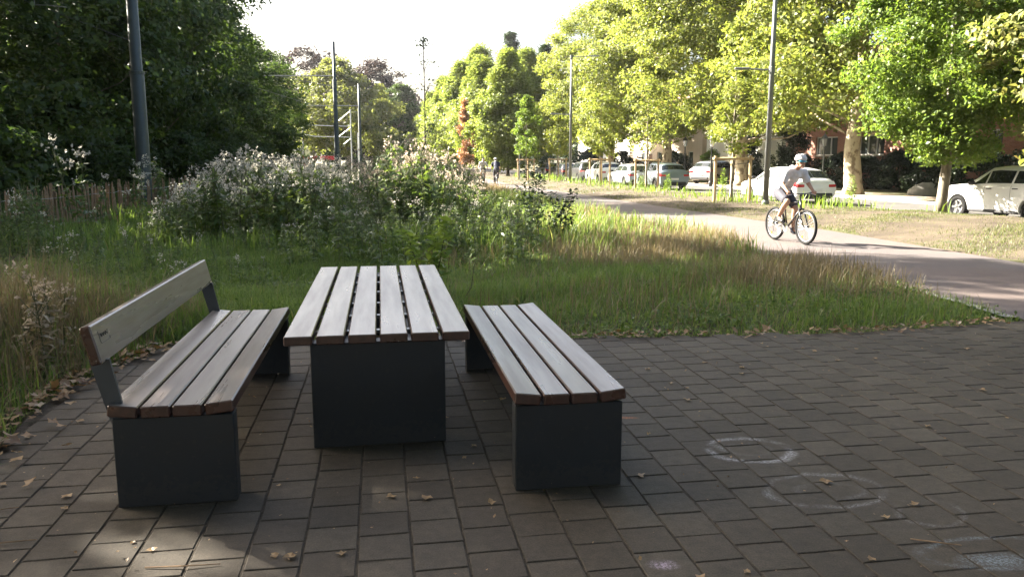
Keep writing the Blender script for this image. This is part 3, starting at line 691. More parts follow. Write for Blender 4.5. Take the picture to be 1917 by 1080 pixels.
# middle meadow
P, r = scatter(60000, -13, 4.5, 14, 36, lambda x, y, r: off_path(x, y, .05) & (x > -10.2 - (y > 22) * 2) & (r.random(len(x)) < np.clip(1.1 - .7 * dry(x, y), 0, 1) * np.clip(22 / y, 0, 1)), 3)
grass('rough_grass', P, r, .2, .62, .02, 'grass', 'rough green grass among the tall weeds', .4)
P, r = scatter(34000, -3, 4.2, 15, 50, lambda x, y, r: off_path(x, y, .03) & (x > xl(y) - 4.5) & (r.random(len(x)) < np.clip(20 / y, 0, 1)), 4)
grass('dry_path_edge_grass', P, r, .12, .5, .016, 'straw', 'pale dry grass along the far edge of the path', .4)
P, r = scatter(52000, -7.5, 5.4, 7.2, 14.5, lambda x, y, r: (y > pe(x) - .03) & off_path(x, y, .05) & (r.random(len(x)) < np.clip(clumpy(x, y, 2.1, 5) * 1.9 - .75, .03, 1) * (1 - .75 * dry(x, y))), 12)
P[:, 2] += np.abs(r.normal(0, .06, len(P))) + .02; V, F = leaves(P, .055, np.array([0, 0, 1.0]) + r.normal(0, .45, (len(P), 3)), .5, r)
tag(link('meadow_herbs', np_mesh('meadow_herbs', V, F, M['weed'])), 'low leafy herbs growing through the meadow grass', 'plants', kind='stuff')
# left fringe beside the square
P, r = scatter(30000, -8, -2.6, 2.2, 8.2, lambda x, y, r: (x < le(y) - .02) & (np.abs(x) < y * .75 + 1) & (r.random(len(x)) < .8), 5)
grass('fringe_grass', P, r, .1, .6, .011, 'grass', 'unkempt green grass left of the bench', .55, np.clip((le(P[:, 1]) - P[:, 0]) * .8, 0, 1) * clumpy(P[:, 0], P[:, 1], 1.5) * 1.3)
P, r = scatter(16000, -6.5, -2.7, 3.2, 8.5, lambda x, y, r: (x < le(y) - .1) & (r.random(len(x)) < .8), 6)
grass('dry_fringe_grass', P, r, .15, .95, .008, 'straw', 'tall dry brown grass left of the bench', .45, np.clip((le(P[:, 1]) - P[:, 0]) * .7, 0, 1) * clumpy(P[:, 0], P[:, 1], 1.7, 1) * 1.2)
# verge across the path
def vk(x, y, r): return (x > xr(y) + .1) & (x < kb(y) - .25)
P, r = scatter(150000, -8, 17, 24, 75, lambda x, y, r: vk(x, y, r) & (r.random(len(x)) < np.clip(clumpy(x, y, .8, 4) * 1.4 - .25, .04, 1) * np.clip(30 / y, 0, 1) * np.where(y < 24, .9, 1)), 7)
grass('verge_grass', P, r, .03, .13, .016, 'verge', 'short parched grass on the verge across the path', .5)
P, r = scatter(110000, 4, 17, 12, 27, lambda x, y, r: vk(x, y, r) & (np.abs(x) < y * .7 + 1) & (r.random(len(x)) < np.clip(clumpy(x, y, 1.3, 9) * 1.8 - .3, .15, 1)), 17)
grass('near_verge_grass', P, r, .02, .1, .009, 'verge', 'thin trampled grass on the bare bank beside the path', .8)
P, r = scatter(26000, -8, 15, 24, 75, lambda x, y, r: vk(x, y, r) & (x > kb(y) - 3.2) & (r.random(len(x)) < np.clip(clumpy(x, y, 1.1, 7) * 2 - .7, 0, 1)), 8)
grass('verge_weeds', P, r, .15, .6, .035, 'sapling', 'leafy green weeds between the staked trees', .4)
P, r = scatter(40000, -22, -9.5, 15, 60, lambda x, y, r: (x < -10.7) & (r.random(len(x)) < np.clip(22 / y, 0, 1)), 9)
grass('tramside_grass', P, r, .3, .9, .03, 'weed', 'dark rank grass behind the paling fence', .4)

# weeds: templates merged into a thicket
def weed_tpl(seed, h, nl, nh, lsize):
    r = np.random.default_rng(seed); parts = {'s': [], 'l': [], 'f': []}
    nb = r.integers(4, 8); tips = []
    bx, by = r.normal(0, .09, 2) * h
    mb = MB(); mb.tube([(0, 0, -.05), (bx * .4, by * .4, h * .5), (bx, by, h * .93)], [.008, .006, .003], 3, False); tips.append((bx, by, h * .93))
    for k in range(nb):
        q = r.uniform(.5, .85); a = r.uniform(0, 6.3); l = h * r.uniform(.13, .27)
        s = (bx * q, by * q, h * q); e = (s[0] + math.cos(a) * l * .6, s[1] + math.sin(a) * l * .6, min(h, s[2] + l)); mb.tube([s, e], [.005, .002], 3, False); tips.append(e)
    tri = []
    for f in mb.f: tri += [(f[0], f[1], f[2]), (f[0], f[2], f[3])]
    st = (np.array(mb.v), np.array(tri))
    q = r.uniform(.06, .85, nl); a = r.uniform(0, 6.3, nl); sp = r.uniform(.04, .17, nl) * (1.2 - q)
    P = np.stack([bx * q + np.cos(a) * sp, by * q + np.sin(a) * sp, h * q + r.uniform(-.02, .04, nl)], 1)
    L = leaves(P, lsize * (1.25 - .6 * q), np.stack([np.cos(a) * .4, np.sin(a) * .4, np.ones(nl)], 1) + r.normal(0, .3, (nl, 3)), .28, r)
    T = np.array(tips); i = r.integers(0, len(T), nh); c = T[i] + r.normal(0, .028, (nh, 3)) + np.array([0, 0, .01])
    j = np.repeat(np.arange(nh), 4); Fp = c[j] + r.normal(0, .009, (len(j), 3))
    Fl = leaves(Fp, .026, rand_unit(len(j), r), .8, r)
    return st, L, Fl
TPL = [weed_tpl(200 + i, 1.0, 46, 16 + 3 * (i % 4), .15) for i in range(6)]
def thicket(name, spots, label, fluff='fluff', leafm='weed', fl_frac=1.0, seed=0, prof=None):
    r = np.random.default_rng(seed); A = {0: [], 1: [], 2: []}
    for (x, y, h) in spots:
        h = h * float(np.clip(.62 + .55 * clumpy(np.array(x), np.array(y), .9, seed), .5, 1.12)); h = h * (prof(x / y) if prof else 1); t = TPL[r.integers(6)]; a = r.uniform(0, 6.3); c, s = math.cos(a), math.sin(a); w = h * r.uniform(.85, 1.15); z = float(hgt(x, y))
        Mx = np.array([[c * w, -s * w, 0], [s * w, c * w, 0], [0, 0, h]])
        for k in range(3):
            if k == 2 and r.random() > fl_frac * (.3 if y < 17.2 and fl_frac > .4 and seed < 3 else 1): continue
            V, F = t[k]; A[k].append((V @ Mx.T + np.array([x, y, z]), F))
    root = empty(name); tag(root, label, 'weeds', kind='stuff')
    for k, nm, mt in ((0, 'stems', 'stem'), (1, 'leaves', leafm), (2, 'seed_heads', fluff)):
        if A[k]:
            V, F = merge(A[k]); tag(link(nm, np_mesh(nm, V, F, M[mt]), None, root), kind='stuff')
def spots(n, x0, x1, y0, y1, h0, h1, keep, seed):
    r = np.random.default_rng(seed); o = []
    while len(o) < n:
        x, y = r.uniform(x0, x1), r.uniform(y0, y1)
        if keep(x, y, r): o.append((x, y, r.uniform(h0, h1)))
    return o
# silvery thistles left of the middle: tall, gone to seed
thicket('thistle_thicket', spots(420, -8.2, -2.3, 15, 24, 1.25, 1.78, lambda x, y, r: x / y > -.46 and x / y < -.205 and y > 15.2 + .8 * math.sin(x * 2), 1), 'tall thistles with silvery seed heads in front of the wood', 'fluff', 'weed', .85, 1, prof=lambda q: np.interp(q, [-.46, -.38, -.3, -.25, -.205], [.45, .95, 1.1, 1.05, .8]))
thicket('brown_seed_thicket', spots(460, -5.6, -.4, 17.5, 32, 1.35, 2.0, lambda x, y, r: x / y > -.185 and x / y < -.035, 2), 'tall weeds with brownish seed heads left of the path', 'fluffbrown', 'weed', .41, 2, prof=lambda q: np.interp(q, [-.185, -.15, -.11, -.06, -.03], [.7, 1.12, 1.1, .8, .55]))
thicket('green_weeds', spots(420, -5, .6, 12.2, 19, .55, 1.05, lambda x, y, r: x / y > -.27 and x / y < .03 and r.random() < .25 + .75 * (y - 12) / 7, 3), 'waist-high green weeds in the middle of the meadow', 'fluff', 'weed', .12, 3)
thicket('shaded_weeds', spots(220, -10, -3.2, 9, 17, .3, .65, lambda x, y, r: x / y > -.68, 4), 'dark green weeds between the bench and the fence', 'fluff', 'weed', .15, 4)
thicket('fringe_weeds', spots(22, -5.2, -3.6, 4.6, 6.6, .5, 1.05, lambda x, y, r: x / y > -.75, 5), 'brown dry weeds left of the bench', 'fluffbrown', 'straw', .8, 5)
thicket('fence_thistles', spots(14, -12.5, -8.7, 17, 24, 1.2, 1.9, lambda x, y, r: x / y > -.62 and x / y < -.42, 6), 'thistles with white seed heads beside the paling fence', seed=6)
thicket('fence_weeds', spots(60, -11.5, -6.5, 12.5, 19, .6, 1.3, lambda x, y, r: x / y > -.7 and x / y < -.57 and x > -10.4, 16), 'leafy dark weeds half hiding the paling fence', 'fluff', 'weed', .1, 16)
thicket('far_weeds', spots(260, -12, -1.5, 30, 48, 1.2, 1.9, lambda x, y, r: x < xl(y) - 1.2, 7), 'far weeds gone to seed along the tram line', 'fluffbrown', 'weed', seed=7)

# fallen leaves
def leaf_proto(seed):
    r = random.Random(seed); n = 9; vs = [(0, 0, .004)]; 
    for k in range(n):
        a = 2 * math.pi * k / n; q = (.034 if k % 2 else .022) * r.uniform(.75, 1.25); vs.append((q * 1.25 * math.cos(a), q * math.sin(a), .002 + r.uniform(0, .016)))
    f = [(0, 1 + k, 1 + (k + 1) % n) for k in range(n)]
    me = bpy.data.meshes.new('fallen_leaf'); me.from_pydata(vs, [], f); me.materials.append(M['dryleaf']); return me
LP = [leaf_proto(i) for i in range(7)]
rl = random.Random(5); spots_l = [(-2.2, 3.75), (-1.0, 3.15), (-.93, 3.14), (-.72, 3.17), (-.6, 3.75), (-.5, 3.98), (1.28, 5.65), (1.62, 3.93), (1.95, 3.66), (1.5, 3.12), (.95, 3.02), (.75, 2.96), (-2.55, 3.4), (-2.9, 4.6), (-2.75, 4.9), (.3, 5.9), (.62, 5.0), (2.6, 4.8), (3.4, 5.6)]
for k in range(60): spots_l.append((rl.uniform(-2.7, 4.5), rl.uniform(3.0, 7.1)))
n = 0
for (x, y) in spots_l:
    if not on_plaza(x, y, -.1): continue
    o = link('fallen_leaf', LP[n % 7], None, None, (x, y, .004), rl.uniform(0, 6.3)); s = rl.uniform(.35, .85); o.scale = (s, s, s); n += 1
    tag(o, 'dry fallen leaf lying on the grey pavers', 'leaf', 'fallen leaves scattered on the square')
def litter(name, n, pick, label, s0=.6, s1=1.2):
    r = np.random.default_rng(n); A = []
    for k in range(n):
        x, y = pick(r); me = LP[k % 7]; V = np.array([v.co[:] for v in me.vertices]); F = np.array([p.vertices[:] for p in me.polygons])
        a = r.uniform(0, 6.3); s = r.uniform(s0, s1); t = r.normal(0, .35); c, q = math.cos(a), math.sin(a)
        V = V * s; V[:, 2] += V[:, 0] * t; V = np.stack([c * V[:, 0] - q * V[:, 1] + x, q * V[:, 0] + c * V[:, 1] + y, V[:, 2] + .012 + abs(t) * .03 + r.uniform(0, .02)], 1); A.append((V, F))
    V, F = merge(A); tag(link(name, np_mesh(name, V, F, M['dryleaf'])), label, 'leaves', kind='stuff')
def pk1(r):
    y = r.uniform(3.6, 7.0); return le(y) + abs(r.normal(0, .16)) - .12, y
litter('leaf_litter', 260, pk1, 'heap of dry fallen leaves along the left edge of the pavers')
def pk2(r):
    x = r.uniform(-3, 5); return x, pe(x) - abs(r.normal(0, .13)) + .08
litter('edge_leaf_litter', 420, pk2, 'dry leaves caught where the pavers meet the grass', .4, 1.0)
def pk3(r):
    while True:
        x, y = r.uniform(-2.8, 5), r.uniform(2.8, 7.3)
        if on_plaza(x, y, -.05): return x, y
litter('paving_crumbs', 420, pk3, 'tiny bits of leaf and twig strewn over the pavers', .08, .24)
tw = MB()
for (x, y, a, l) in [(-2.3, 3.25, .2, .22), (-1.5, 3.05, .1, .3), (1.75, 3.3, -.3, .2), (-2.6, 3.55, .3, .25)]:
    MB().tube([(x, y, .006), (x + l * .5 * math.cos(a), y + l * .5 * math.sin(a) - .015, .012), (x + l * math.cos(a), y + l * math.sin(a), .006)], [.003, .0035, .002], 5).build('twig', M['pale_wood'])
for i, o in enumerate([o for o in C.objects if o.name.startswith('twig')]): tag(o, 'thin dry twig lying on the pavers', 'twig', 'twigs on the pavers')

# ------------------------------------------------------------------ fence, poles, lamps, tram gear
def paling_fence():
    t = empty('paling_fence', (0, 0, 0), 0, 'low split-chestnut paling fence running along the wood', 'fence')
    r = random.Random(3); ms = []
    for k in range(5):
        w = r.uniform(.032, .045); h = 1.12; j = [r.uniform(-.008, .008) for _ in range(4)]
        mb = MB(); mb.add([(-w / 2, -.01, 0), (w / 2, -.012, 0), (w / 2, .012, 0), (-w / 2, .01, 0), (-w / 2 + j[0], -.012, h * .5), (w / 2 + j[1], -.01, h * .5), (w / 2 + j[1], .012, h * .5), (-w / 2 + j[0], .012, h * .5),
                           (-w / 2 + .004, -.01, h * .95), (w / 2 - .004, -.01, h * .95), (w / 2 - .004, .01, h * .95), (-w / 2 + .004, .01, h * .95), (j[2] * .5, 0, h)],
                          [(0, 1, 5, 4), (1, 2, 6, 5), (2, 3, 7, 6), (3, 0, 4, 7), (4, 5, 9, 8), (5, 6, 10, 9), (6, 7, 11, 10), (7, 4, 8, 11), (8, 9, 12), (9, 10, 12), (10, 11, 12), (11, 8, 12)])
        ms.append(mb.mesh('pale', M['pale_wood']))
    y = 16.2; n = 0; wires = [[], []]
    while y < 33:
        x = -10.35 - .03 * (y - 16) + .12 * math.sin(y * .8); z = float(hgt(x, y)) - .05
        o = link('pale', ms[n % 5], None, t, (x + r.uniform(-.015, .015), y, z), 1.5 + r.uniform(-.3, .3)); o.rotation_euler = (r.uniform(-.05, .05), r.uniform(-.09, .09), 1.5 + r.uniform(-.3, .3)); o.scale = (1, 1, r.uniform(.9, 1.06))
        if n % 4 == 0:
            for i, h in enumerate((.28, .88)): wires[i].append((x + .025, y, z + h + r.uniform(-.02, .02)))
        if n % 22 == 0: MB().tube([(x - .06, y, z - .1), (x - .06, y, z + 1.2)], .04, 7).build('fence_post', M['pale_wood'], t)
        y += .088 + (.02 if y > 24 else 0); n += 1
    for w in wires: MB().tube(w, .004, 4).build('wire', M['galv'], t)
paling_fence()
def tram_pole(loc, H, r0, label, arm, mat='poledark'):
    t = empty('tram_pole', loc, 0, label, 'pole', 'tram poles along the track')
    MB().lathe([(r0 * 1.02, 0), (r0, .05), (r0 * .97, 4.3), (r0 * .8, 4.38), (r0 * .78, 7.6), (r0 * .6, 7.68), (r0 * .55, H)], 16).build('shaft', M[mat], t, True)
    MB().lathe([(r0 * 1.05, 1.28), (r0 * 1.06, 1.29), (r0 * 1.06, 1.33), (r0 * 1.05, 1.34)], 16).build('band', M['galv'], t)
    MB().lathe([(r0 * .84, 4.3), (r0 * 1.04, 4.31), (r0 * 1.04, 4.4), (r0 * .84, 4.41)], 16).build('collar', M[mat], t)
    if arm:
        MB().tube([(0, 0, 7.9), (-arm, .2, 7.95)], [.05, .035], 7).build('arm', M['lampgrey'], t)
        MB().tube([(0, 0, 7.1), (-arm * .55, .1, 7.85)], .022, 5).build('brace', M['lampgrey'], t)
        MB().tube([(-.05, 0, H - .3), (-.35, 0, H - .25)], .02, 5).build('insulator_arm', M['lampgrey'], t)
        MB().lathe([(.03, 0), (.06, .03), (.03, .06), (.06, .09), (.03, .12)], 8, (-.4, 0, H - .32)).build('insulator', M['galv'], t)
        MB().tube([(-arm * .9, .2, 7.95), (-arm * .9, .2, 6.4), (-arm * .6, .1, 6.3)], .018, 5).build('registration_arm', M['lampgrey'], t)
tram_pole((-11.5, 25.3, -.1), 11, .21, 'thick grey-green tram pole standing just behind the paling fence', 3.4)
tram_pole((-13.35, 62, -.1), 10.4, .2, 'dark tram pole with a side arm beyond the thistles', 7.2)
tram_pole((-17.9, 96, -.1), 10.4, .2, 'farthest dark tram pole in front of the light green tree', 7)
for i, (x, z) in enumerate(((-16.5, 6.5), (-19.5, 6.55))):
    o = MB().tube([(x + 2.6, 12, z - 0), (x + .2, 50, z - .35), (x - 1.8, 80, z), (x - 7, 130, z - .3)], .012, 4).build('contact_wire', M['black'])
    tag(o, 'thin overhead tram wire strung along the wood', 'wire', 'overhead tram wires')
def portal():
    t = empty('catenary_portal', (-26.5, 108, -.1), 0, 'galvanised tram wire portal of thin masts and beams in front of the dark trees', 'gantry')
    MB().tube([(-1.2, 0, 0), (-1.2, 0, 6.6)], .1, 7).build('mast', M['galv'], t); MB().tube([(5.2, 0, 0), (5.2, 0, 8.2)], .1, 7).build('mast', M['galv'], t)
    MB().tube([(6.1, 0, 0), (6.1, 0, 5.2)], .09, 7).build('mast', M['galv'], t)
    MB().tube([(-1.2, 0, 6.2), (5.2, 0, 6.0)], .05, 6).build('beam', M['galv'], t); MB().tube([(-1.0, 0, 5.0), (.4, 0, 4.7), (5.0, 0, 4.6)], .05, 6).build('beam', M['galv'], t)
    MB().tube([(3.2, 0, 4.4), (5.2, 0, 5.9)], .04, 5).build('strut', M['galv'], t); MB().tube([(3.4, 0, 6.6), (5.2, 0, 8.0)], .03, 5).build('strut', M['galv'], t); MB().tube([(4.2, 0, 3.7), (5.1, 0, 4.4)], .05, 5).build('strut', M['galv'], t)
portal()
M['barrier_red'] = plain('barrier_red', (.45, .03, .04), .5); M['white_paint'] = plain('white_paint', (.75, .75, .73), .5, 0, .05); M['signcream'] = plain('sign_cream', (.72, .66, .45), .5, 0, .05)
bt = empty('roadwork_barrier', (-25.2, 100, -.1), 0, 'red and white roadwork barrier at the end of the tram track', 'barrier')
bt.scale = (1.4, 1.4, 1.45)
for i in range(2):
    MB().box((i * 2.0, 0, 1.3), (1.7, .08, .32), bev=.01).build('board', M['barrier_red'], bt); MB().box((i * 2.0, 0, .75), (1.7, .08, .3), bev=.01).build('board', M['white_paint'] if i else M['barrier_red'], bt)
    for s in (-.7, .7): MB().tube([(i * 2.0 + s, .06, 0), (i * 2.0 + s, .06, 1.55)], .035, 6).build('leg', M['white_paint'], bt)
sg = empty('small_sign', (-23.9, 95, -.1), 0, 'small cream sign on a white post by the roadwork barrier', 'sign')
MB().tube([(0, 0, 0), (0, 0, 2.4)], .05, 7).build('post', M['white_paint'], sg)
MB().add([(-.3, -.06, 2.15), (.3, -.06, 2.15), (.3, -.06, 2.75), (0, -.06, 3.0), (-.3, -.06, 2.75), (-.3, -.03, 2.15), (.3, -.03, 2.15), (.3, -.03, 2.75), (0, -.03, 3.0), (-.3, -.03, 2.75)],
         [(4, 3, 2, 1, 0), (5, 6, 7, 8, 9), (0, 1, 6, 5), (1, 2, 7, 6), (2, 3, 8, 7), (3, 4, 9, 8), (4, 0, 5, 9)]).build('plate', M['signcream'], sg)
def lamp_post(loc, H, r0, arms, label, rz=0):
    t = empty('lamp_post', loc, rz, label, 'lamp post', 'tall grey lamp posts on the verge')
    MB().tube([(0, 0, 0), (0, 0, H * .55), (0, 0, H)], [r0, r0 * .8, r0 * .55], 12).build('shaft', M['lampgrey'], t, True)
    MB().lathe([(r0 * 1.25, 0), (r0 * 1.25, .12), (r0 * 1.02, .2)], 12).build('base_collar', M['lampgrey'], t)
    for (z, ln) in arms:
        s = 1 if ln > 0 else -1
        MB().tube([(0, 0, z), (ln * .55, 0, z + .05), (ln * .62, 0, z + .06)], .028, 7).build('arm', M['lampgrey'], t)
        hd = MB().box((ln * .82, 0, z + .07), (abs(ln) * .42, .22, .075), bev=.03).build('lamp_head', M['lampgrey'], t)
        MB().box((ln * .84, 0, z + .026), (abs(ln) * .3, .16, .012)).build('lens', M['headlamp'], hd)
        MB().lathe([(r0 * .95, z - .12), (r0, z - .1), (r0, z + .1), (r0 * .95, z + .12)], 10).build('clamp', M['lampgrey'], t)
lamp_post((9.1, 28.9, 0), 9.6, .105, [(4.72, -1.25), (9.5, 2.0)], 'tall grey lamp post with a side lamp beside the white estate car', -.15)
lamp_post((3.85, 53.5, 0), 8.2, .1, [(8.15, 1.75), (4.5, -1.3)], 'tall forked grey lamp post between the staked young trees', 0)
def lantern(loc, label, H=3.25, mat='black', s=1.0):
    t = empty('street_lantern', loc, 0, label, 'lantern', 'old-style street lanterns'); t.scale = (s, s, s)
    MB().lathe([(.13, 0), (.13, .25), (.09, .35), (.075, .9), (.05, 1.0), (.045, H - .85), (.07, H - .82), (.03, H - .72)], 10).build('post', M[mat], t)
    b = H - .7
    MB().lathe([(.1, b), (.17, b + .42)], 6).build('glass', M['headlamp'], t)
    for k in range(6):
        a = k * math.pi / 3; MB().tube([(.105 * math.cos(a), .105 * math.sin(a), b), (.178 * math.cos(a), .178 * math.sin(a), b + .43)], .012, 4).build('bar', M[mat], t)
    MB().lathe([(.21, b + .43), (.2, b + .47), (.1, b + .62), (.05, b + .64), (.04, b + .7), (.012, b + .78)], 6).build('cap', M[mat], t)
lantern((12.85, 52.3, -.1), 'black old-style lantern on a post beside the bright green bush')
lantern((13.2, 62, -.1), 'black old-style lantern in front of the cream house', 3.4)
lantern((18.35, 47.8, -.1), 'pale old-style lantern in front of the brick house', 3.2, 'lampgrey')
vp = MB().tube([(0, 0, 0), (0, 0, 2.4)], .05, 8).build('marker_post', M['lampgrey'], loc=(.6, 64, 0)); tag(vp, 'plain grey post beside the bright green young tree', 'post')
bd = MB().ball((0, 0, .12), (.8, .5, .5), 12, 8)
bd.v = [(x * (1 + .12 * math.sin(y * 9 + x * 4)), y * (1 + .1 * math.sin(x * 7)), z * (1 + .12 * math.sin(x * 5 + y * 6))) for x, y, z in bd.v]
tag(bd.build('boulder', M['kerb'], None, True, (19.6, 38.4, -.1)), 'pale rounded boulder at the edge of the far pavement', 'boulder')

# ------------------------------------------------------------------ cars
ESTATE = [(-2.37, .36, .80, .86, .85, .76), (-2.32, .30, .86, .95, .86, .76), (-2.16, .24, .94, 1.03, .895, .73), (-1.68, .21, .97, 1.385, .91, .62), (-1.0, .2, .965, 1.455, .915, .61), (0, .2, .945, 1.475, .915, .615), (.45, .2, .935, 1.43, .915, .60),
          (1.22, .2, .915, 1.0, .91, .76), (1.5, .2, .89, .95, .905, .75), (1.9, .21, .84, .9, .895, .75), (2.24, .22, .76, .82, .86, .72), (2.36, .28, .6, .66, .78, .66)]
SUV = [(-2.12, .38, .90, .96, .87, .78), (-2.07, .32, .98, 1.06, .88, .77), (-1.95, .26, 1.04, 1.16, .91, .74), (-1.62, .24, 1.06, 1.50, .92, .63), (-1.0, .23, 1.05, 1.575, .925, .63), (0, .23, 1.03, 1.6, .925, .635), (.38, .23, 1.02, 1.56, .925, .62),
       (1.08, .23, 1.0, 1.09, .92, .78), (1.45, .23, .98, 1.04, .915, .76), (1.8, .24, .95, 1.01, .905, .77), (2.05, .25, .88, .93, .87, .74), (2.13, .3, .70, .76, .82, .70)]
def section(st, x):
    A = np.array(st); c = [np.interp(x, A[:, 0], A[:, k]) for k in range(1, 6)]; zb, zbelt, zt, w, wt = c
    return [(0, zb), (.8 * w, zb), (.965 * w, zb + .07), (w, zb + .28), (.992 * w, zbelt - .1), (.955 * w, zbelt), (wt + .03, zt - .075), (wt - .07, zt - .018), (wt * .5, zt + .008), (0, zt + .014)]
def body_mesh(st):
    xs = sorted(set([s[0] for s in st] + list(np.linspace(st[0][0], st[-1][0], 30))))
    mb = MB(); rows = []
    for x in xs:
        h = section(st, x); full = h + [(-y, z) for y, z in h[-2:0:-1]]; rows.append([(x, y, z) for y, z in full])
    n = len(rows[0]); vs = [v for r_ in rows for v in r_]; fs = []
    for i in range(len(rows) - 1):
        for k in range(n): k2 = (k + 1) % n; fs.append((i * n + k, (i + 1) * n + k, (i + 1) * n + k2, i * n + k2))
    fs += [tuple(range(n)), tuple(range((len(rows) - 1) * n + n - 1, (len(rows) - 1) * n - 1, -1))]
    return mb.add(vs, fs)
def patch(mb, st, x0, x1, k0, k1, side, off=.006, nx=8, nk=4, xs=None):
    vs = []
    def pt(x, k):
        h = section(st, x); i = int(min(k, len(h) - 1.001)); f = k - i
        return Vector((x, side * (h[i][0] * (1 - f) + h[i + 1][0] * f), h[i][1] * (1 - f) + h[i + 1][1] * f))
    for i in range(nx + 1):
        for j in range(nk + 1):
            k = k0 + (k1 - k0) * j / nk
            a0, a1 = (x0, x1) if not callable(x0) else (x0(j / nk), x1(j / nk)); x = a0 + (a1 - a0) * i / nx
            p = pt(x, k); du = pt(x + .02, k) - pt(x - .02, k); dv = pt(x, min(k + .05, 8.99)) - pt(x, k - .05); nr = du.cross(dv) * side
            nr = nr.normalized() if nr.length > 1e-9 else Vector((0, 0, 1))
            if nr.dot(Vector((p.x * .2, p.y, p.z - .7))) < 0: nr = -nr
            vs.append(p + nr * off)
    fs = [(i * (nk + 1) + j, (i + 1) * (nk + 1) + j, (i + 1) * (nk + 1) + j + 1, i * (nk + 1) + j + 1) for i in range(nx) for j in range(nk)]
    mb.add(vs, fs)
def make_car(st, wb, wr, suv):
    L0, L1 = st[0][0], st[-1][0]; ax = wb / 2; Wd = max(s[4] for s in st)
    o = body_mesh(st).build('body', M['trim'])
    cut = MB()
    for sx in (-ax, ax):
        for sy in (-1, 1): cut.lathe([(wr + .055, -.2), (wr + .055, .2)], 24, (sx, sy * Wd * .93, wr), axis='y')
    c = cut.build('cutter', M['trim']); bo = o.modifiers.new('b', 'BOOLEAN'); bo.object = c; bo.operation = 'DIFFERENCE'; bo.solver = 'EXACT'
    apply_mods(o); bpy.data.objects.remove(c)
    me = o.data; me.name = 'car_body'; me.polygons.foreach_set('use_smooth', [True] * len(me.polygons)); me.set_sharp_from_angle(angle=R(38)); bpy.data.objects.remove(o)
    parts = {'body': me}
    xa = np.array(st); roof_r = st[3][0]; ws_t = st[6][0]; ws_b = st[7][0]; rw_b = st[2][0]
    for s, q in ((-1, 'a'), (1, 'b')):
        for i, (f0, f1) in enumerate(((lambda t: rw_b + .32 + .3 * t, lambda t: -.62), (lambda t: -.55, lambda t: .3), (lambda t: .36, lambda t: ws_b - .12 - .62 * t))):
            g = MB(); patch(g, st, f0, f1, 5.15, 5.9, s); parts['side_window|%s%d' % (q, i)] = g.mesh('side_window', M['carglass'], True)
    g = MB()
    for s in (-1, 1): patch(g, st, rw_b + .04, roof_r - .06, 6.35, 8.99, s, .006)
    parts['rear_window'] = g.mesh('rear_window', M['carglass'], True)
    g = MB()
    for s in (-1, 1): patch(g, st, ws_b - .05, ws_t + .05, 6.35, 8.99, s, .006)
    parts['windscreen'] = g.mesh('windscreen', M['carglass'], True)
    for nm, x0, x1, k0, k1, mt in (('tail_lamp', L0 + .01, L0 + (.26 if not suv else .2), 3.75, 5.0, 'red_lamp'), ('head_lamp', L1 - .32, L1 - .05, 3.7, 4.8, 'headlamp')):
        for s, q in ((-1, 'a'), (1, 'b')):
            g = MB(); patch(g, st, x0, x1, k0, k1, s, .008); parts[nm + '|' + q] = g.mesh(nm, M[mt], True)
    for s, q in ((-1, 'a'), (1, 'b')):
        w = section(st, L0 + .02)[4][0]
        parts['tail_lamp|r' + q] = MB().box((L0 - .004, s * (w - .17), st[0][2] - .035), (.03, .3, .11), bev=.012).mesh('tail_lamp', M['red_lamp'])
    for s, q in ((-1, 'a'), (1, 'b')):
        for i, xd in enumerate((ws_b - .28, .33, -.585)):
            g = MB(); patch(g, st, xd - .006, xd + .006, 2.2, 5.0, s, .003, 1, 8); parts['door_seam|%s%d' % (q, i)] = g.mesh('door_seam', M['trim'], True)
        for i, xd in enumerate((.22, -.68)):
            w, zz = section(st, xd)[4]; parts['door_handle|%s%d' % (q, i)] = MB().box((xd - .06, s * (w + .012), zz + .02), (.19, .03, .03), bev=.008).mesh('door_handle', M['trim'])
    parts['number_plate'] = MB().box((L0 - .008, 0, .60 if not suv else .66), (.02, .5, .11), bev=.003).mesh('number_plate', M['plate'])
    parts['rear_bumper'] = MB().box((L0 + .02, 0, st[0][1] + .02), (.12, 1.42, .2), bev=.04).mesh('rear_bumper', M['trim'])
    for s, q in ((-1, 'a'), (1, 'b')):
        parts['mirror|' + q] = MB().ball((ws_b - .38, s * (Wd + .1), st[7][2] + .1), (.07, .12, .075), 10, 6).box((ws_b - .38, s * (Wd - .02), st[7][2] + .06), (.05, .14, .03)).mesh('mirror', M['trim'], True)
        parts['sill_trim|' + q] = MB().box((0, s * (Wd - .04), st[4][1] + .06), (wb - 2 * wr - .15, .06, .09), bev=.02).mesh('sill_trim', M['trim'])
    tp = [(wr * .62, -.095), (wr * .93, -.105), (wr, -.07), (wr, .07), (wr * .93, .105), (wr * .62, .095), (wr * .62, -.095)]
    parts['tyre'] = MB().lathe(tp, 28, axis='y', cap=False).mesh('tyre', M['tyre'], True)
    rm = MB().lathe([(.05, -.03), (wr * .56, -.04), (wr * .58, -.085), (wr * .64, -.08), (wr * .64, .08), (wr * .58, .085), (wr * .56, .04), (.05, .03)], 24, axis='y')
    for k in range(5):
        a = k * 2 * math.pi / 5
        for s in (-1, 1): rm.box((math.cos(a) * wr * .33, s * .07, math.sin(a) * wr * .33), (wr * .56, .03, .06), Matrix.Rotation(-a, 3, 'Y'))
    parts['rim'] = rm.mesh('rim', M['rim']); parts['_'] = (ax, Wd, wr)
    return parts
CAR = {'estate': make_car(ESTATE, 2.75, .33, False), 'suv': make_car(SUV, 2.6, .345, True)}
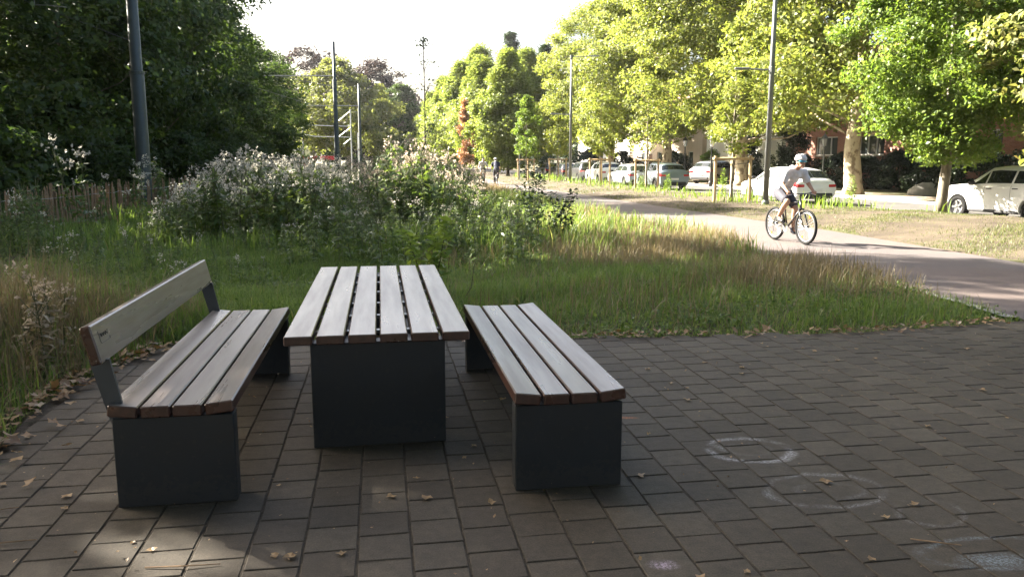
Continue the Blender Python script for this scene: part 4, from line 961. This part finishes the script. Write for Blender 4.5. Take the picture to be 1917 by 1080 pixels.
def car(kind, loc, az, paintm, label, cat='car'):
    p = CAR[kind]; t = empty('parked_car', loc, az, label, cat, 'cars parked along the road'); ax, Wd, wr = p['_']
    for k, me in p.items():
        if k in ('_', 'tyre', 'rim'): continue
        o = link(k.split('|')[0], me, None, t)
        if k == 'body': o.material_slots[0].link = 'OBJECT'; o.material_slots[0].material = paintm
    for sx in (-ax, ax):
        for sy in (-1, 1):
            w = link('wheel', p['tyre'], None, t, (sx, sy * (Wd - .11), wr)); link('rim', p['rim'], None, w)
    return t
PW = paint('white_paint_car', (.75, .75, .73), 0); PB = paint('bluegrey_paint', (.2, .25, .285), .3); PS = paint('silver_paint', (.33, .34, .35), .5); PD = paint('black_paint', (.015, .017, .02), .2); PN = paint('navy_paint', (.02, .03, .05), .3); PG = paint('grey_paint', (.04, .042, .045), .3)
AZ = math.pi / 2 + R(11); zr = -.15
car('estate', (11.5, 34.0, zr), AZ, PW, 'white estate car with red tail lamps parked behind the cyclist')
car('suv', (15.0, 23.9, zr), AZ + R(4), PW, 'white car with its bonnet showing behind the hornbeam trunk')
car('suv', (9.0, 48.8, zr), AZ, PB, 'blue-grey car with black rear window parked by a stake frame')
car('estate', (8.0, 54.9, zr), AZ, PS, 'silver car parked in front of the blue-grey car')
car('suv', (6.9, 60.6, zr), AZ, PW, 'white hatchback behind a stake frame')
car('suv', (5.9, 66.4, zr), AZ, PG, 'dark grey car with red tail lamps by the forked lamp post')
car('estate', (4.75, 72.4, zr), AZ, PD, 'black car parked between two stake frames')
car('estate', (3.6, 78.6, zr), AZ, PN, 'dark blue car at the far end of the parked row')
car('suv', (14.6, 57.5, -.06), AZ - R(60), PS, 'pale car standing in the driveway behind the black lantern')

# ------------------------------------------------------------------ houses
M['brick'] = None
def brickmat(name, a, b_, mort):
    m, N, L, b = newmat(name); br = N.new('ShaderNodeTexBrick'); br.inputs['Scale'].default_value = 1
    br.inputs['Brick Width'].default_value = .21; br.inputs['Row Height'].default_value = .065; br.inputs['Mortar Size'].default_value = .006
    for k, c in (('Color1', a), ('Color2', b_), ('Mortar', mort)): br.inputs[k].default_value = (*c, 1)
    mp = N.new('ShaderNodeMapping'); mp.inputs['Rotation'].default_value = (R(90), 0, 0); L.new(objc(N), mp.inputs[0]); L.new(mp.outputs[0], br.inputs['Vector'])
    c = mixc(N, L, .5, br.outputs['Color'], ramp(N, L, noise(N, L, objc(N), .8), [(.3, (.7, .7, .7)), (.7, (1.2, 1.2, 1.2))]), 'MULTIPLY')
    L.new(c, b.inputs['Base Color']); b.inputs['Roughness'].default_value = .85; return m
M['brick'] = brickmat('red_brick', (.28, .1, .065), (.36, .15, .1), (.3, .26, .22)); M['cream'] = plain('cream_render', (.55, .45, .36), .85, 0, .08, 1.5); M['whiterender'] = plain('white_render', (.72, .7, .66), .85, 0, .06, 1.5)
M['tile'] = plain('roof_tile', (.16, .07, .05), .8, 0, .3, 6); M['frame'] = plain('white_frame', (.7, .7, .68), .5, 0, .04); M['garage'] = plain('garage_door', (.68, .7, .72), .5, 0, .04, 3); M['doorwood'] = plain('brown_door', (.14, .07, .04), .5)
def house(p0, p1, depth, H, wallm, label, wins, doors, roof_h=2.6):
    """facade from p0 to p1 (seen from the road), body behind it"""
    d = Vector((p1[0] - p0[0], p1[1] - p0[1])); ln = d.length; ang = math.atan2(d.y, d.x)
    t = empty('house', (p0[0], p0[1], -.1), ang, label, 'house')
    # wall with real openings: strips round each opening
    ops = sorted(wins + doors, key=lambda o: o[0]); mb = MB(); x = 0
    def wall(x0, x1, z0, z1):
        if x1 - x0 > .01 and z1 - z0 > .01: mb.box(((x0 + x1) / 2, -.15, (z0 + z1) / 2), (x1 - x0, .3, z1 - z0))
    cols = {}
    for o in ops: cols.setdefault((o[0], o[1]), []).append(o)
    for (a, w), lst in sorted(cols.items()):
        wall(x, a, 0, H); z = 0
        for o in sorted(lst, key=lambda q: q[2]): wall(a, a + w, z, o[2]); z = o[2] + o[3]
        wall(a, a + w, z, H); x = a + w
    wall(x, ln, 0, H)
    mb.box((ln / 2, -depth + .15, H / 2), (ln, .3, H))
    for xx in (.15, ln - .15): mb.box((xx, -depth / 2, H / 2), (.3, depth - .6, H))
    mb.build('wall', M[wallm], t)
    MB().add([(-.3, .35, H), (ln + .3, .35, H), (ln + .3, -depth - .35, H), (-.3, -depth - .35, H), (-.3, -depth / 2, H + roof_h), (ln + .3, -depth / 2, H + roof_h)], [(0, 1, 5, 4), (2, 3, 4, 5), (1, 2, 5), (3, 0, 4), (3, 2, 1, 0)]).build('roof', M['tile'], t)
    MB().box((ln / 2, .3, H - .06), (ln + .5, .22, .16), bev=.02).build('gutter', M['frame'], t)
    for (a, w, z, h) in wins:
        f = MB()
        for (cx, cz, sx, sz) in ((a + .04, z + h / 2, .08, h), (a + w - .04, z + h / 2, .08, h), (a + w / 2, z + .04, w - .16, .08), (a + w / 2, z + h - .04, w - .16, .08)): f.box((cx, -.12, cz), (sx, .09, sz))
        if w > 1.3:
            for k in range(1, int(w / .8)): f.box((a + w * k / int(w / .8), -.12, z + h / 2), (.09, .08, h - .16))
        win = f.build('window', M['frame'], t); MB().box((a + w / 2, -.15, z + h / 2), (w - .1, .02, h - .1)).build('pane', M['pane'], win); MB().box((a + w / 2, .04, z - .05), (w + .16, .2, .08), bev=.01).build('sill', M['kerb'], win)
    for (a, w, z, h, *mm) in doors:
        o = MB().box((a + w / 2, -.12, z + h / 2), (w - .04, .06, h - .04), bev=.01)
        if w > 1.6:
            for k in range(1, 5): o.box((a + w / 2, -.085, z + h * k / 5), (w - .1, .012, .03))
        o.build('door', M['garage'] if w > 1.6 else M['doorwood'], t)
    return t
# facades run parallel to the road; local +y faces the road
house((27.5, 33.0), (21.4, 62.2), 9, 7.2, 'brick', 'red brick house with white-framed windows half hidden behind the plane trees', [(1.6, 2.6, 2.0, 1.3), (5.4, 2.6, 2.0, 1.3), (9.6, 3.0, 2.0, 1.3), (14.2, 2.6, 2.0, 1.3), (19, 2.6, 2.0, 1.3), (24, 2.6, 2.0, 1.3), (2.2, 1.5, 4.9, 1.4), (6.2, 1.5, 4.9, 1.4), (10.4, 1.5, 4.9, 1.4), (15, 1.5, 4.9, 1.4)], [(12.85, 1.1, 0, 2.3)])
house((21.2, 63.0), (18.3, 76.5), 9, 7.0, 'whiterender', 'white rendered house with a wide garage door beside the yew', [(1.2, 1.3, 3.6, 1.4), (5, 1.3, 3.6, 1.4), (9.6, 1.6, 3.4, 1.4), (10.2, 1.4, 1.2, 1.3)], [(1.4, 2.6, 0, 2.5), (4.6, 2.6, 0, 2.5), (7.8, 1.1, 0, 2.3)])
house((18.1, 77.4), (14.3, 95.5), 9, 6.4, 'cream', 'cream house behind the planes with small windows', [(2, 1.2, 1.2, 1.3), (6, 1.2, 1.2, 1.3), (10, 1.2, 1.2, 1.3), (14.8, 1.2, 1.2, 1.3), (2, 1.2, 3.9, 1.3), (6, 1.2, 3.9, 1.3), (10, 1.2, 3.9, 1.3)], [(12.6, 1.1, 0, 2.3), (8.1, 1.1, 0, 2.3)])
house((14.0, 97), (9.6, 118), 9, 6.8, 'whiterender', 'pale house farthest along the road', [(2, 1.2, 1.2, 1.3), (6, 1.2, 1.2, 1.3), (10, 1.2, 1.2, 1.3), (15, 1.2, 1.2, 1.3), (2, 1.2, 3.9, 1.3), (8, 1.2, 3.9, 1.3)], [(12.4, 1.1, 0, 2.3)])
gl = tag(strip('garden_ground', lambda y: kb(y) + 9.6, lambda y: kb(y) + 14, np.arange(0, 118, 3.0), -.1, M['ground']), kind='structure')

# ------------------------------------------------------------------ bicycles and riders
M['bikeblack'] = paint('bike_black', (.02, .02, .022), .2, .35); M['biketyre'] = plain('bike_tyre', (.012, .012, .012), .85, spec=.2); M['alu'] = plain('aluminium', (.5, .5, .52), .3, .9, .05); M['amber'] = paint('amber_reflector', (.6, .2, .02), 0, .2)
M['spoke'] = plain('spoke_steel', (.4, .4, .42), .3, .9, .05)
def torus(mb, c, Rr, r, n=40, m=7):
    vs = []; fs = []
    for i in range(n):
        a = 2 * math.pi * i / n
        for j in range(m):
            b = 2 * math.pi * j / m; q = Rr + r * math.cos(b); vs.append((c[0] + q * math.cos(a), c[1] + r * math.sin(b), c[2] + q * math.sin(a)))
    for i in range(n):
        for j in range(m): fs.append((i * m + j, ((i + 1) % n) * m + j, ((i + 1) % n) * m + (j + 1) % m, i * m + (j + 1) % m))
    return mb.add(vs, fs)
def bicycle(loc, rz, label, framem='bikeblack', tyre_r=.029, group='bicycles ridden on the path'):
    t = empty('bicycle', loc, rz, label, 'bicycle', group); wr = .345; hz = wr
    for x in (0, 1.06):
        w = torus(MB(), (0, 0, 0), wr - tyre_r, tyre_r).build('wheel', M['biketyre'], t, True, loc=(x, 0, hz))
        torus(MB(), (0, 0, 0), wr - tyre_r * 2 - .008, .012, 36, 6).build('rim', M['alu'], w, True)
        MB().lathe([(.02, -.05), (.03, -.045), (.016, -.02), (.016, .02), (.03, .045), (.02, .05)], 10, axis='y').build('hub', M['bikeblack'], w)
        sp = MB()
        for k in range(24):
            a = 2 * math.pi * k / 24; b = a + (.5 if k % 2 else -.5); s = .04 if k % 4 < 2 else -.04
            sp.tube([(.026 * math.cos(b), s, .026 * math.sin(b)), ((wr - .055) * math.cos(a), 0, (wr - .055) * math.sin(a))], .0018, 3, False)
        sp.build('spokes', M['spoke'], w)
        for k in (4.2, 1.1): MB().box((.23 * math.cos(k), 0, .23 * math.sin(k)), (.055, .012, .03), Matrix.Rotation(-k, 3, 'Y')).build('reflector', M['amber'], w)
    bb = (.43, 0, .29); st = (.29, 0, .78); hd = (.83, 0, .82); hb = (.87, 0, .70)
    f = MB(); f.tube([bb, (.262, 0, .86)], .016, 8).tube([st, hd], .017, 8).tube([bb, hb], .02, 8).tube([(.825, 0, .85), (.875, 0, .67)], .022, 8)
    for s in (-1, 1): f.tube([(0, s * .06, hz), (.38, s * .035, .292)], .009, 6).tube([(0, s * .06, hz), (.27, s * .02, .77)], .008, 6)
    f.build('frame', M[framem], t, True)
    fk = MB()
    for s in (-1, 1): fk.tube([(.875, s * .055, .68), (.95, s * .058, .52), (1.06, s * .055, hz)], [.018, .017, .011], 7)
    fk.tube([(.875, -.06, .685), (.875, .06, .685)], .018, 7); fk.build('fork', M['bikeblack'], t, True)
    MB().tube([(.25, 0, .80), (.225, 0, .955)], .0135, 8).build('seat_post', M['alu'], t)
    sd = MB().ball((.2, 0, .972), (.14, .07, .028), 12, 7)
    sd.v = [(x, y * (1 - .55 * max(0, min(1, (x - .18) / .16))), z) for x, y, z in sd.v]; sd.tube([(.28, 0, .968), (.35, 0, .965)], [.028, .016], 8); sd.build('saddle', M['bikeblack'], t, True)
    MB().tube([(.826, 0, .85), (.81, 0, .95), (.87, 0, .985)], .015, 8).build('stem', M['bikeblack'], t)
    MB().tube([(.80, -.32, 1.0), (.845, -.2, 1.0), (.87, -.05, .985), (.87, .05, .985), (.845, .2, 1.0), (.80, .32, 1.0)], .012, 8).build('handlebar', M['bikeblack'], t)
    for s in (-1, 1):
        MB().tube([(.79, s * .33, 1.0), (.828, s * .22, 1.0)], .018, 8).build('grip', M['biketyre'], t); MB().tube([(.845, s * .2, .995), (.89, s * .25, .975), (.86, s * .32, .965)], .006, 5).build('brake_lever', M['alu'], t)
    MB().lathe([(.095, -.048), (.098, -.044), (.095, -.04), (.02, -.04)], 22, bb, axis='y').build('chainring', M['alu'], t)
    MB().lathe([(.045, -.05), (.048, -.045), (.045, -.03)], 14, (0, 0, hz), axis='y').build('cassette', M['alu'], t)
    MB().tube([(.43, -.045, .385), (0, -.045, hz + .047)], .005, 4).tube([(.43, -.045, .195), (.02, -.045, hz - .16), (0, -.045, hz - .05)], .005, 4).build('chain', M['bikeblack'], t)
    pr, pl = (.31, -.12, .41), (.55, .12, .17)
    for p, s in ((pr, -1), (pl, 1)):
        c = MB().tube([(bb[0], s * .06, bb[2]), (p[0], s * .075, p[2])], [.014, .011], 7).build('crank', M['alu'], t); MB().box(p, (.09, .09, .018), bev=.004).build('pedal', M['bikeblack'], c)
    MB().tube([(.34, .03, .36), (.52, .03, .36)], .002, 3).build('cable', M['bikeblack'], t)
    return t
M['skin'] = plain('skin', (.42, .24, .16), .55, 0, .06, 20); M['skin2'] = plain('skin_fair', (.5, .32, .24), .55, 0, .06, 20)
M['hair'] = plain('dark_hair', (.03, .02, .015), .7); M['mirror'] = paint('mirror_lens', (.05, .35, .5), .8, .08)
def rider(loc, rz, label, shirtm, shortm, skinm, vox, helmetm=None, glasses=True, hair=True, long_legs=False):
    t = empty('person', loc, rz, label, 'person')
    hipR, hipL = (.2, -.095, 1.0), (.2, .095, 1.0); kR, kL = (.565, -.12, .82), (.5, .12, .68); aR, aL = (.285, -.12, .5), (.47, .12, .265)
    shR, shL = (.60, -.185, 1.40), (.60, .185, 1.40); eR, eL = (.61, -.27, 1.16), (.66, .285, 1.17); wR, wL = (.775, -.29, 1.055), (.785, .29, 1.06)
    hc = (.775, 0, 1.61)
    b = MB(); b.cap((.2, 0, 1.02), (.33, 0, 1.2), .145, .135).cap((.33, 0, 1.2), (.55, 0, 1.38), .13, .15).cap(shR, shL, .075, .075).cap((.58, 0, 1.42), (.72, 0, 1.54), .062, .055)
    for h, k, a in ((hipR, kR, aR), (hipL, kL, aL)):
        b.cap(h, k, .098, .062); cm = tuple(k[i] * .66 + a[i] * .34 - (.018 if i == 0 else 0) for i in range(3)); b.cap(k, cm, .058, .058).cap(cm, a, .057, .038).cap(a, (a[0] + .1, a[1], a[2] - .06), .038, .03)
    for s, e, w in ((shR, eR, wR), (shL, eL, wL)):
        b.cap(s, e, .056, .043).cap(e, w, .043, .029)
        sg = 1 if w[1] > 0 else -1
        b.cap(w, (w[0] + .045, w[1] + .0 * sg, w[2] - .028), .028, .026); pc = (w[0] + .05, w[1], w[2] - .03)
        for k in range(4):
            y = pc[1] + (k - 1.5) * .021; l = (.9, 1, .96, .8)[k]
            p0 = (pc[0] + .012, y, pc[2] + .004); p1 = (pc[0] + .042 * l, y, pc[2] - .012); p2 = (pc[0] + .04 * l, y, pc[2] - .04 * l); p3 = (pc[0] + .018 * l, y, pc[2] - .048 * l)
            b.cap(p0, p1, .0105, .01, 7).cap(p1, p2, .0098, .009, 7).cap(p2, p3, .009, .008, 7)
        b.cap((pc[0] - .02, pc[1] - sg * .03, pc[2]), (pc[0] + .012, pc[1] - sg * .042, pc[2] - .03), .012, .009, 7)
    # head looking along the path, chin slightly down
    b.ball(hc, (.098, .076, .118), 14, 10).ball((hc[0] + .03, 0, hc[2] - .06), (.07, .058, .062), 12, 8).cap((hc[0] + .09, 0, hc[2] - .005), (hc[0] + .112, 0, hc[2] - .03), .012, .017, 8)
    b.ball((hc[0] + .082, 0, hc[2] - .075), (.02, .026, .012), 8, 6).ball((hc[0] + .07, 0, hc[2] - .108), (.03, .03, .02), 8, 6)
    for s in (-1, 1): b.ball((hc[0] - .01, s * .078, hc[2] - .02), (.022, .012, .034), 8, 6)
    body = remesh(b.build('body', M[skinm], t), vox, 2)
    s_ = MB(); s_.cap((.19, 0, 1.03), (.33, 0, 1.21), .162, .152).cap((.33, 0, 1.21), (.55, 0, 1.38), .15, .165).cap(shR, shL, .09, .09).cap((.58, 0, 1.41), (.63, 0, 1.47), .08, .072)
    for s, e in ((shR, eR), (shL, eL)): m_ = tuple(s[i] * .38 + e[i] * .62 for i in range(3)); s_.cap(s, m_, .079, .072)
    sm_ = remesh(s_.build('t', M[shirtm]), max(vox, .008), 3).data
    nn_ = [v.normal.copy() for v in sm_.vertices]
    for v, vn in zip(sm_.vertices, nn_):                     # cloth folds
        q = v.co; v.co = q + vn * (.007 * math.sin(34 * q.z + 26 * q.x + 3 * math.sin(14 * q.y)) + .005 * math.sin(40 * q.x - 22 * q.y))
    link('t_shirt', sm_, None, body); bpy.data.objects.remove(bpy.data.objects['t'])
    h_ = MB().cap((.17, 0, .98), (.24, 0, 1.07), .165, .16)
    for h, k, a in ((hipR, kR, aR), (hipL, kL, aL)):
        m_ = tuple(h[i] * .22 + k[i] * .78 for i in range(3)); h_.cap(h, m_, .118, .092)
        if long_legs: h_.cap(k, a, .075, .055).cap(m_, k, .09, .075)
    link('shorts' if not long_legs else 'trousers', remesh(h_.build('t', M[shortm]), max(vox, .008), 3).data, None, body); bpy.data.objects.remove(bpy.data.objects['t'])
    for a in (aR, aL):
        sh = MB().cap((a[0] - .03, a[1], a[2] - .055), (a[0] + .15, a[1], a[2] - .075), .042, .03).cap(a, (a[0], a[1], a[2] - .05), .046, .045)
        link('shoe', remesh(sh.build('t', M['trim']), max(vox, .008), 2).data, None, body); bpy.data.objects.remove(bpy.data.objects['t'])
    if hair:
        hr = MB().ball((hc[0] - .014, 0, hc[2] + .022), (.1, .084, .108), 14, 9); hr.v = [(x, y, max(z, hc[2] - .03 if x < hc[0] + .02 else hc[2] + .055)) for x, y, z in hr.v]; hr.build('hair', M['hair'], body, True)
    if helmetm:
        q = MB().ball((0, 0, 0), (.138, .106, .105), 20, 12); q.v = [(x, y, max(z, -.012 - .02 * (x < 0))) for x, y, z in q.v]
        he = q.build('helmet', M[helmetm], body, True, loc=(hc[0] - .005, 0, hc[2] + .055)); he.rotation_euler = (0, R(6), 0)
        for y in (-.056, -.02, .02, .056):
            MB().tube([(.118 - abs(y) * .35, y, .045), (.06, y * 1.05, .096), (-.03, y * 1.05, .1), (-.1, y, .065)], .0085, 5).build('vent', M['trim'], he)
        MB().tube([(.0, -.086, -.02), (.04, -.05, -.14), (.05, 0, -.168), (.04, .05, -.14), (.0, .086, -.02)], .006, 5).build('chin_strap', M['trim'], he)
    if glasses:
        g = MB().tube([(hc[0] + .03, -.082, hc[2] + .012), (hc[0] + .095, -.055, hc[2] + .008), (hc[0] + .112, 0, hc[2] + .01), (hc[0] + .095, .055, hc[2] + .008), (hc[0] + .03, .082, hc[2] + .012)], [.01, .018, .014, .018, .01], 8)
        g.build('sunglasses', M['mirror'], body, True)
    return t
M['shirtgrey'] = plain('grey_shirt', (.58, .58, .59), .85, 0, .12, 9, bmp=.5); M['shortsdark'] = plain('dark_shorts', (.05, .05, .065), .85, 0, .2, 9); M['helmetgrey'] = plain('helmet_grey', (.5, .5, .5), .55, 0, .2, 30)
M['shirtwhite'] = plain('pale_shirt', (.55, .53, .5), .85, 0, .1, 9); M['shirtnavy'] = plain('navy_shirt', (.015, .02, .045), .85, 0, .1, 9)
hz_ = math.atan2(-.97, .26)
bicycle((5.5, 16.75, -.014), hz_, 'black bicycle ridden by the man in the grey shirt')
rider((5.5, 16.75, -.014), hz_, 'cyclist in grey shirt, helmet and mirrored sunglasses riding along the path', 'shirtgrey', 'shortsdark', 'skin', .005, 'helmetgrey')
bicycle((-2.05, 55.5, -.014), R(-82), 'far bicycle ridden towards the tables by a person in pale clothes'); rider((-2.05, 55.5, -.014), R(-82), 'far cyclist in a pale top riding towards the square', 'shirtwhite', 'shortsdark', 'skin2', .012, None, False)
bicycle((-1.0, 53.0, -.014), R(97), 'far bicycle ridden away along the path by a person in black'); rider((-1.0, 53.0, -.014), R(97), 'far cyclist in dark clothes riding away along the path', 'shirtnavy', 'shortsdark', 'skin2', .012, 'helmetgrey', False, True, True)

# ------------------------------------------------------------------ thin volume added to imitate lens veil
hb = MB().box((50, 440, 12.4), (2000, 1040, 27.2)).build('veil_volume', None); tag(hb, kind='stuff')
hm = bpy.data.materials.new('veil_volume'); hm.use_nodes = True; hn = hm.node_tree.nodes
for n_ in list(hn):
    if n_.type != 'OUTPUT_MATERIAL': hn.remove(n_)
pv = hn.new('ShaderNodeVolumePrincipled'); pv.inputs['Color'].default_value = (.95, .96, 1, 1); pv.inputs['Density'].default_value = .00012; pv.inputs['Anisotropy'].default_value = .35
hm.node_tree.links.new(pv.outputs[0], [n_ for n_ in hn if n_.type == 'OUTPUT_MATERIAL'][0].inputs['Volume']); hb.data.materials.append(hm)
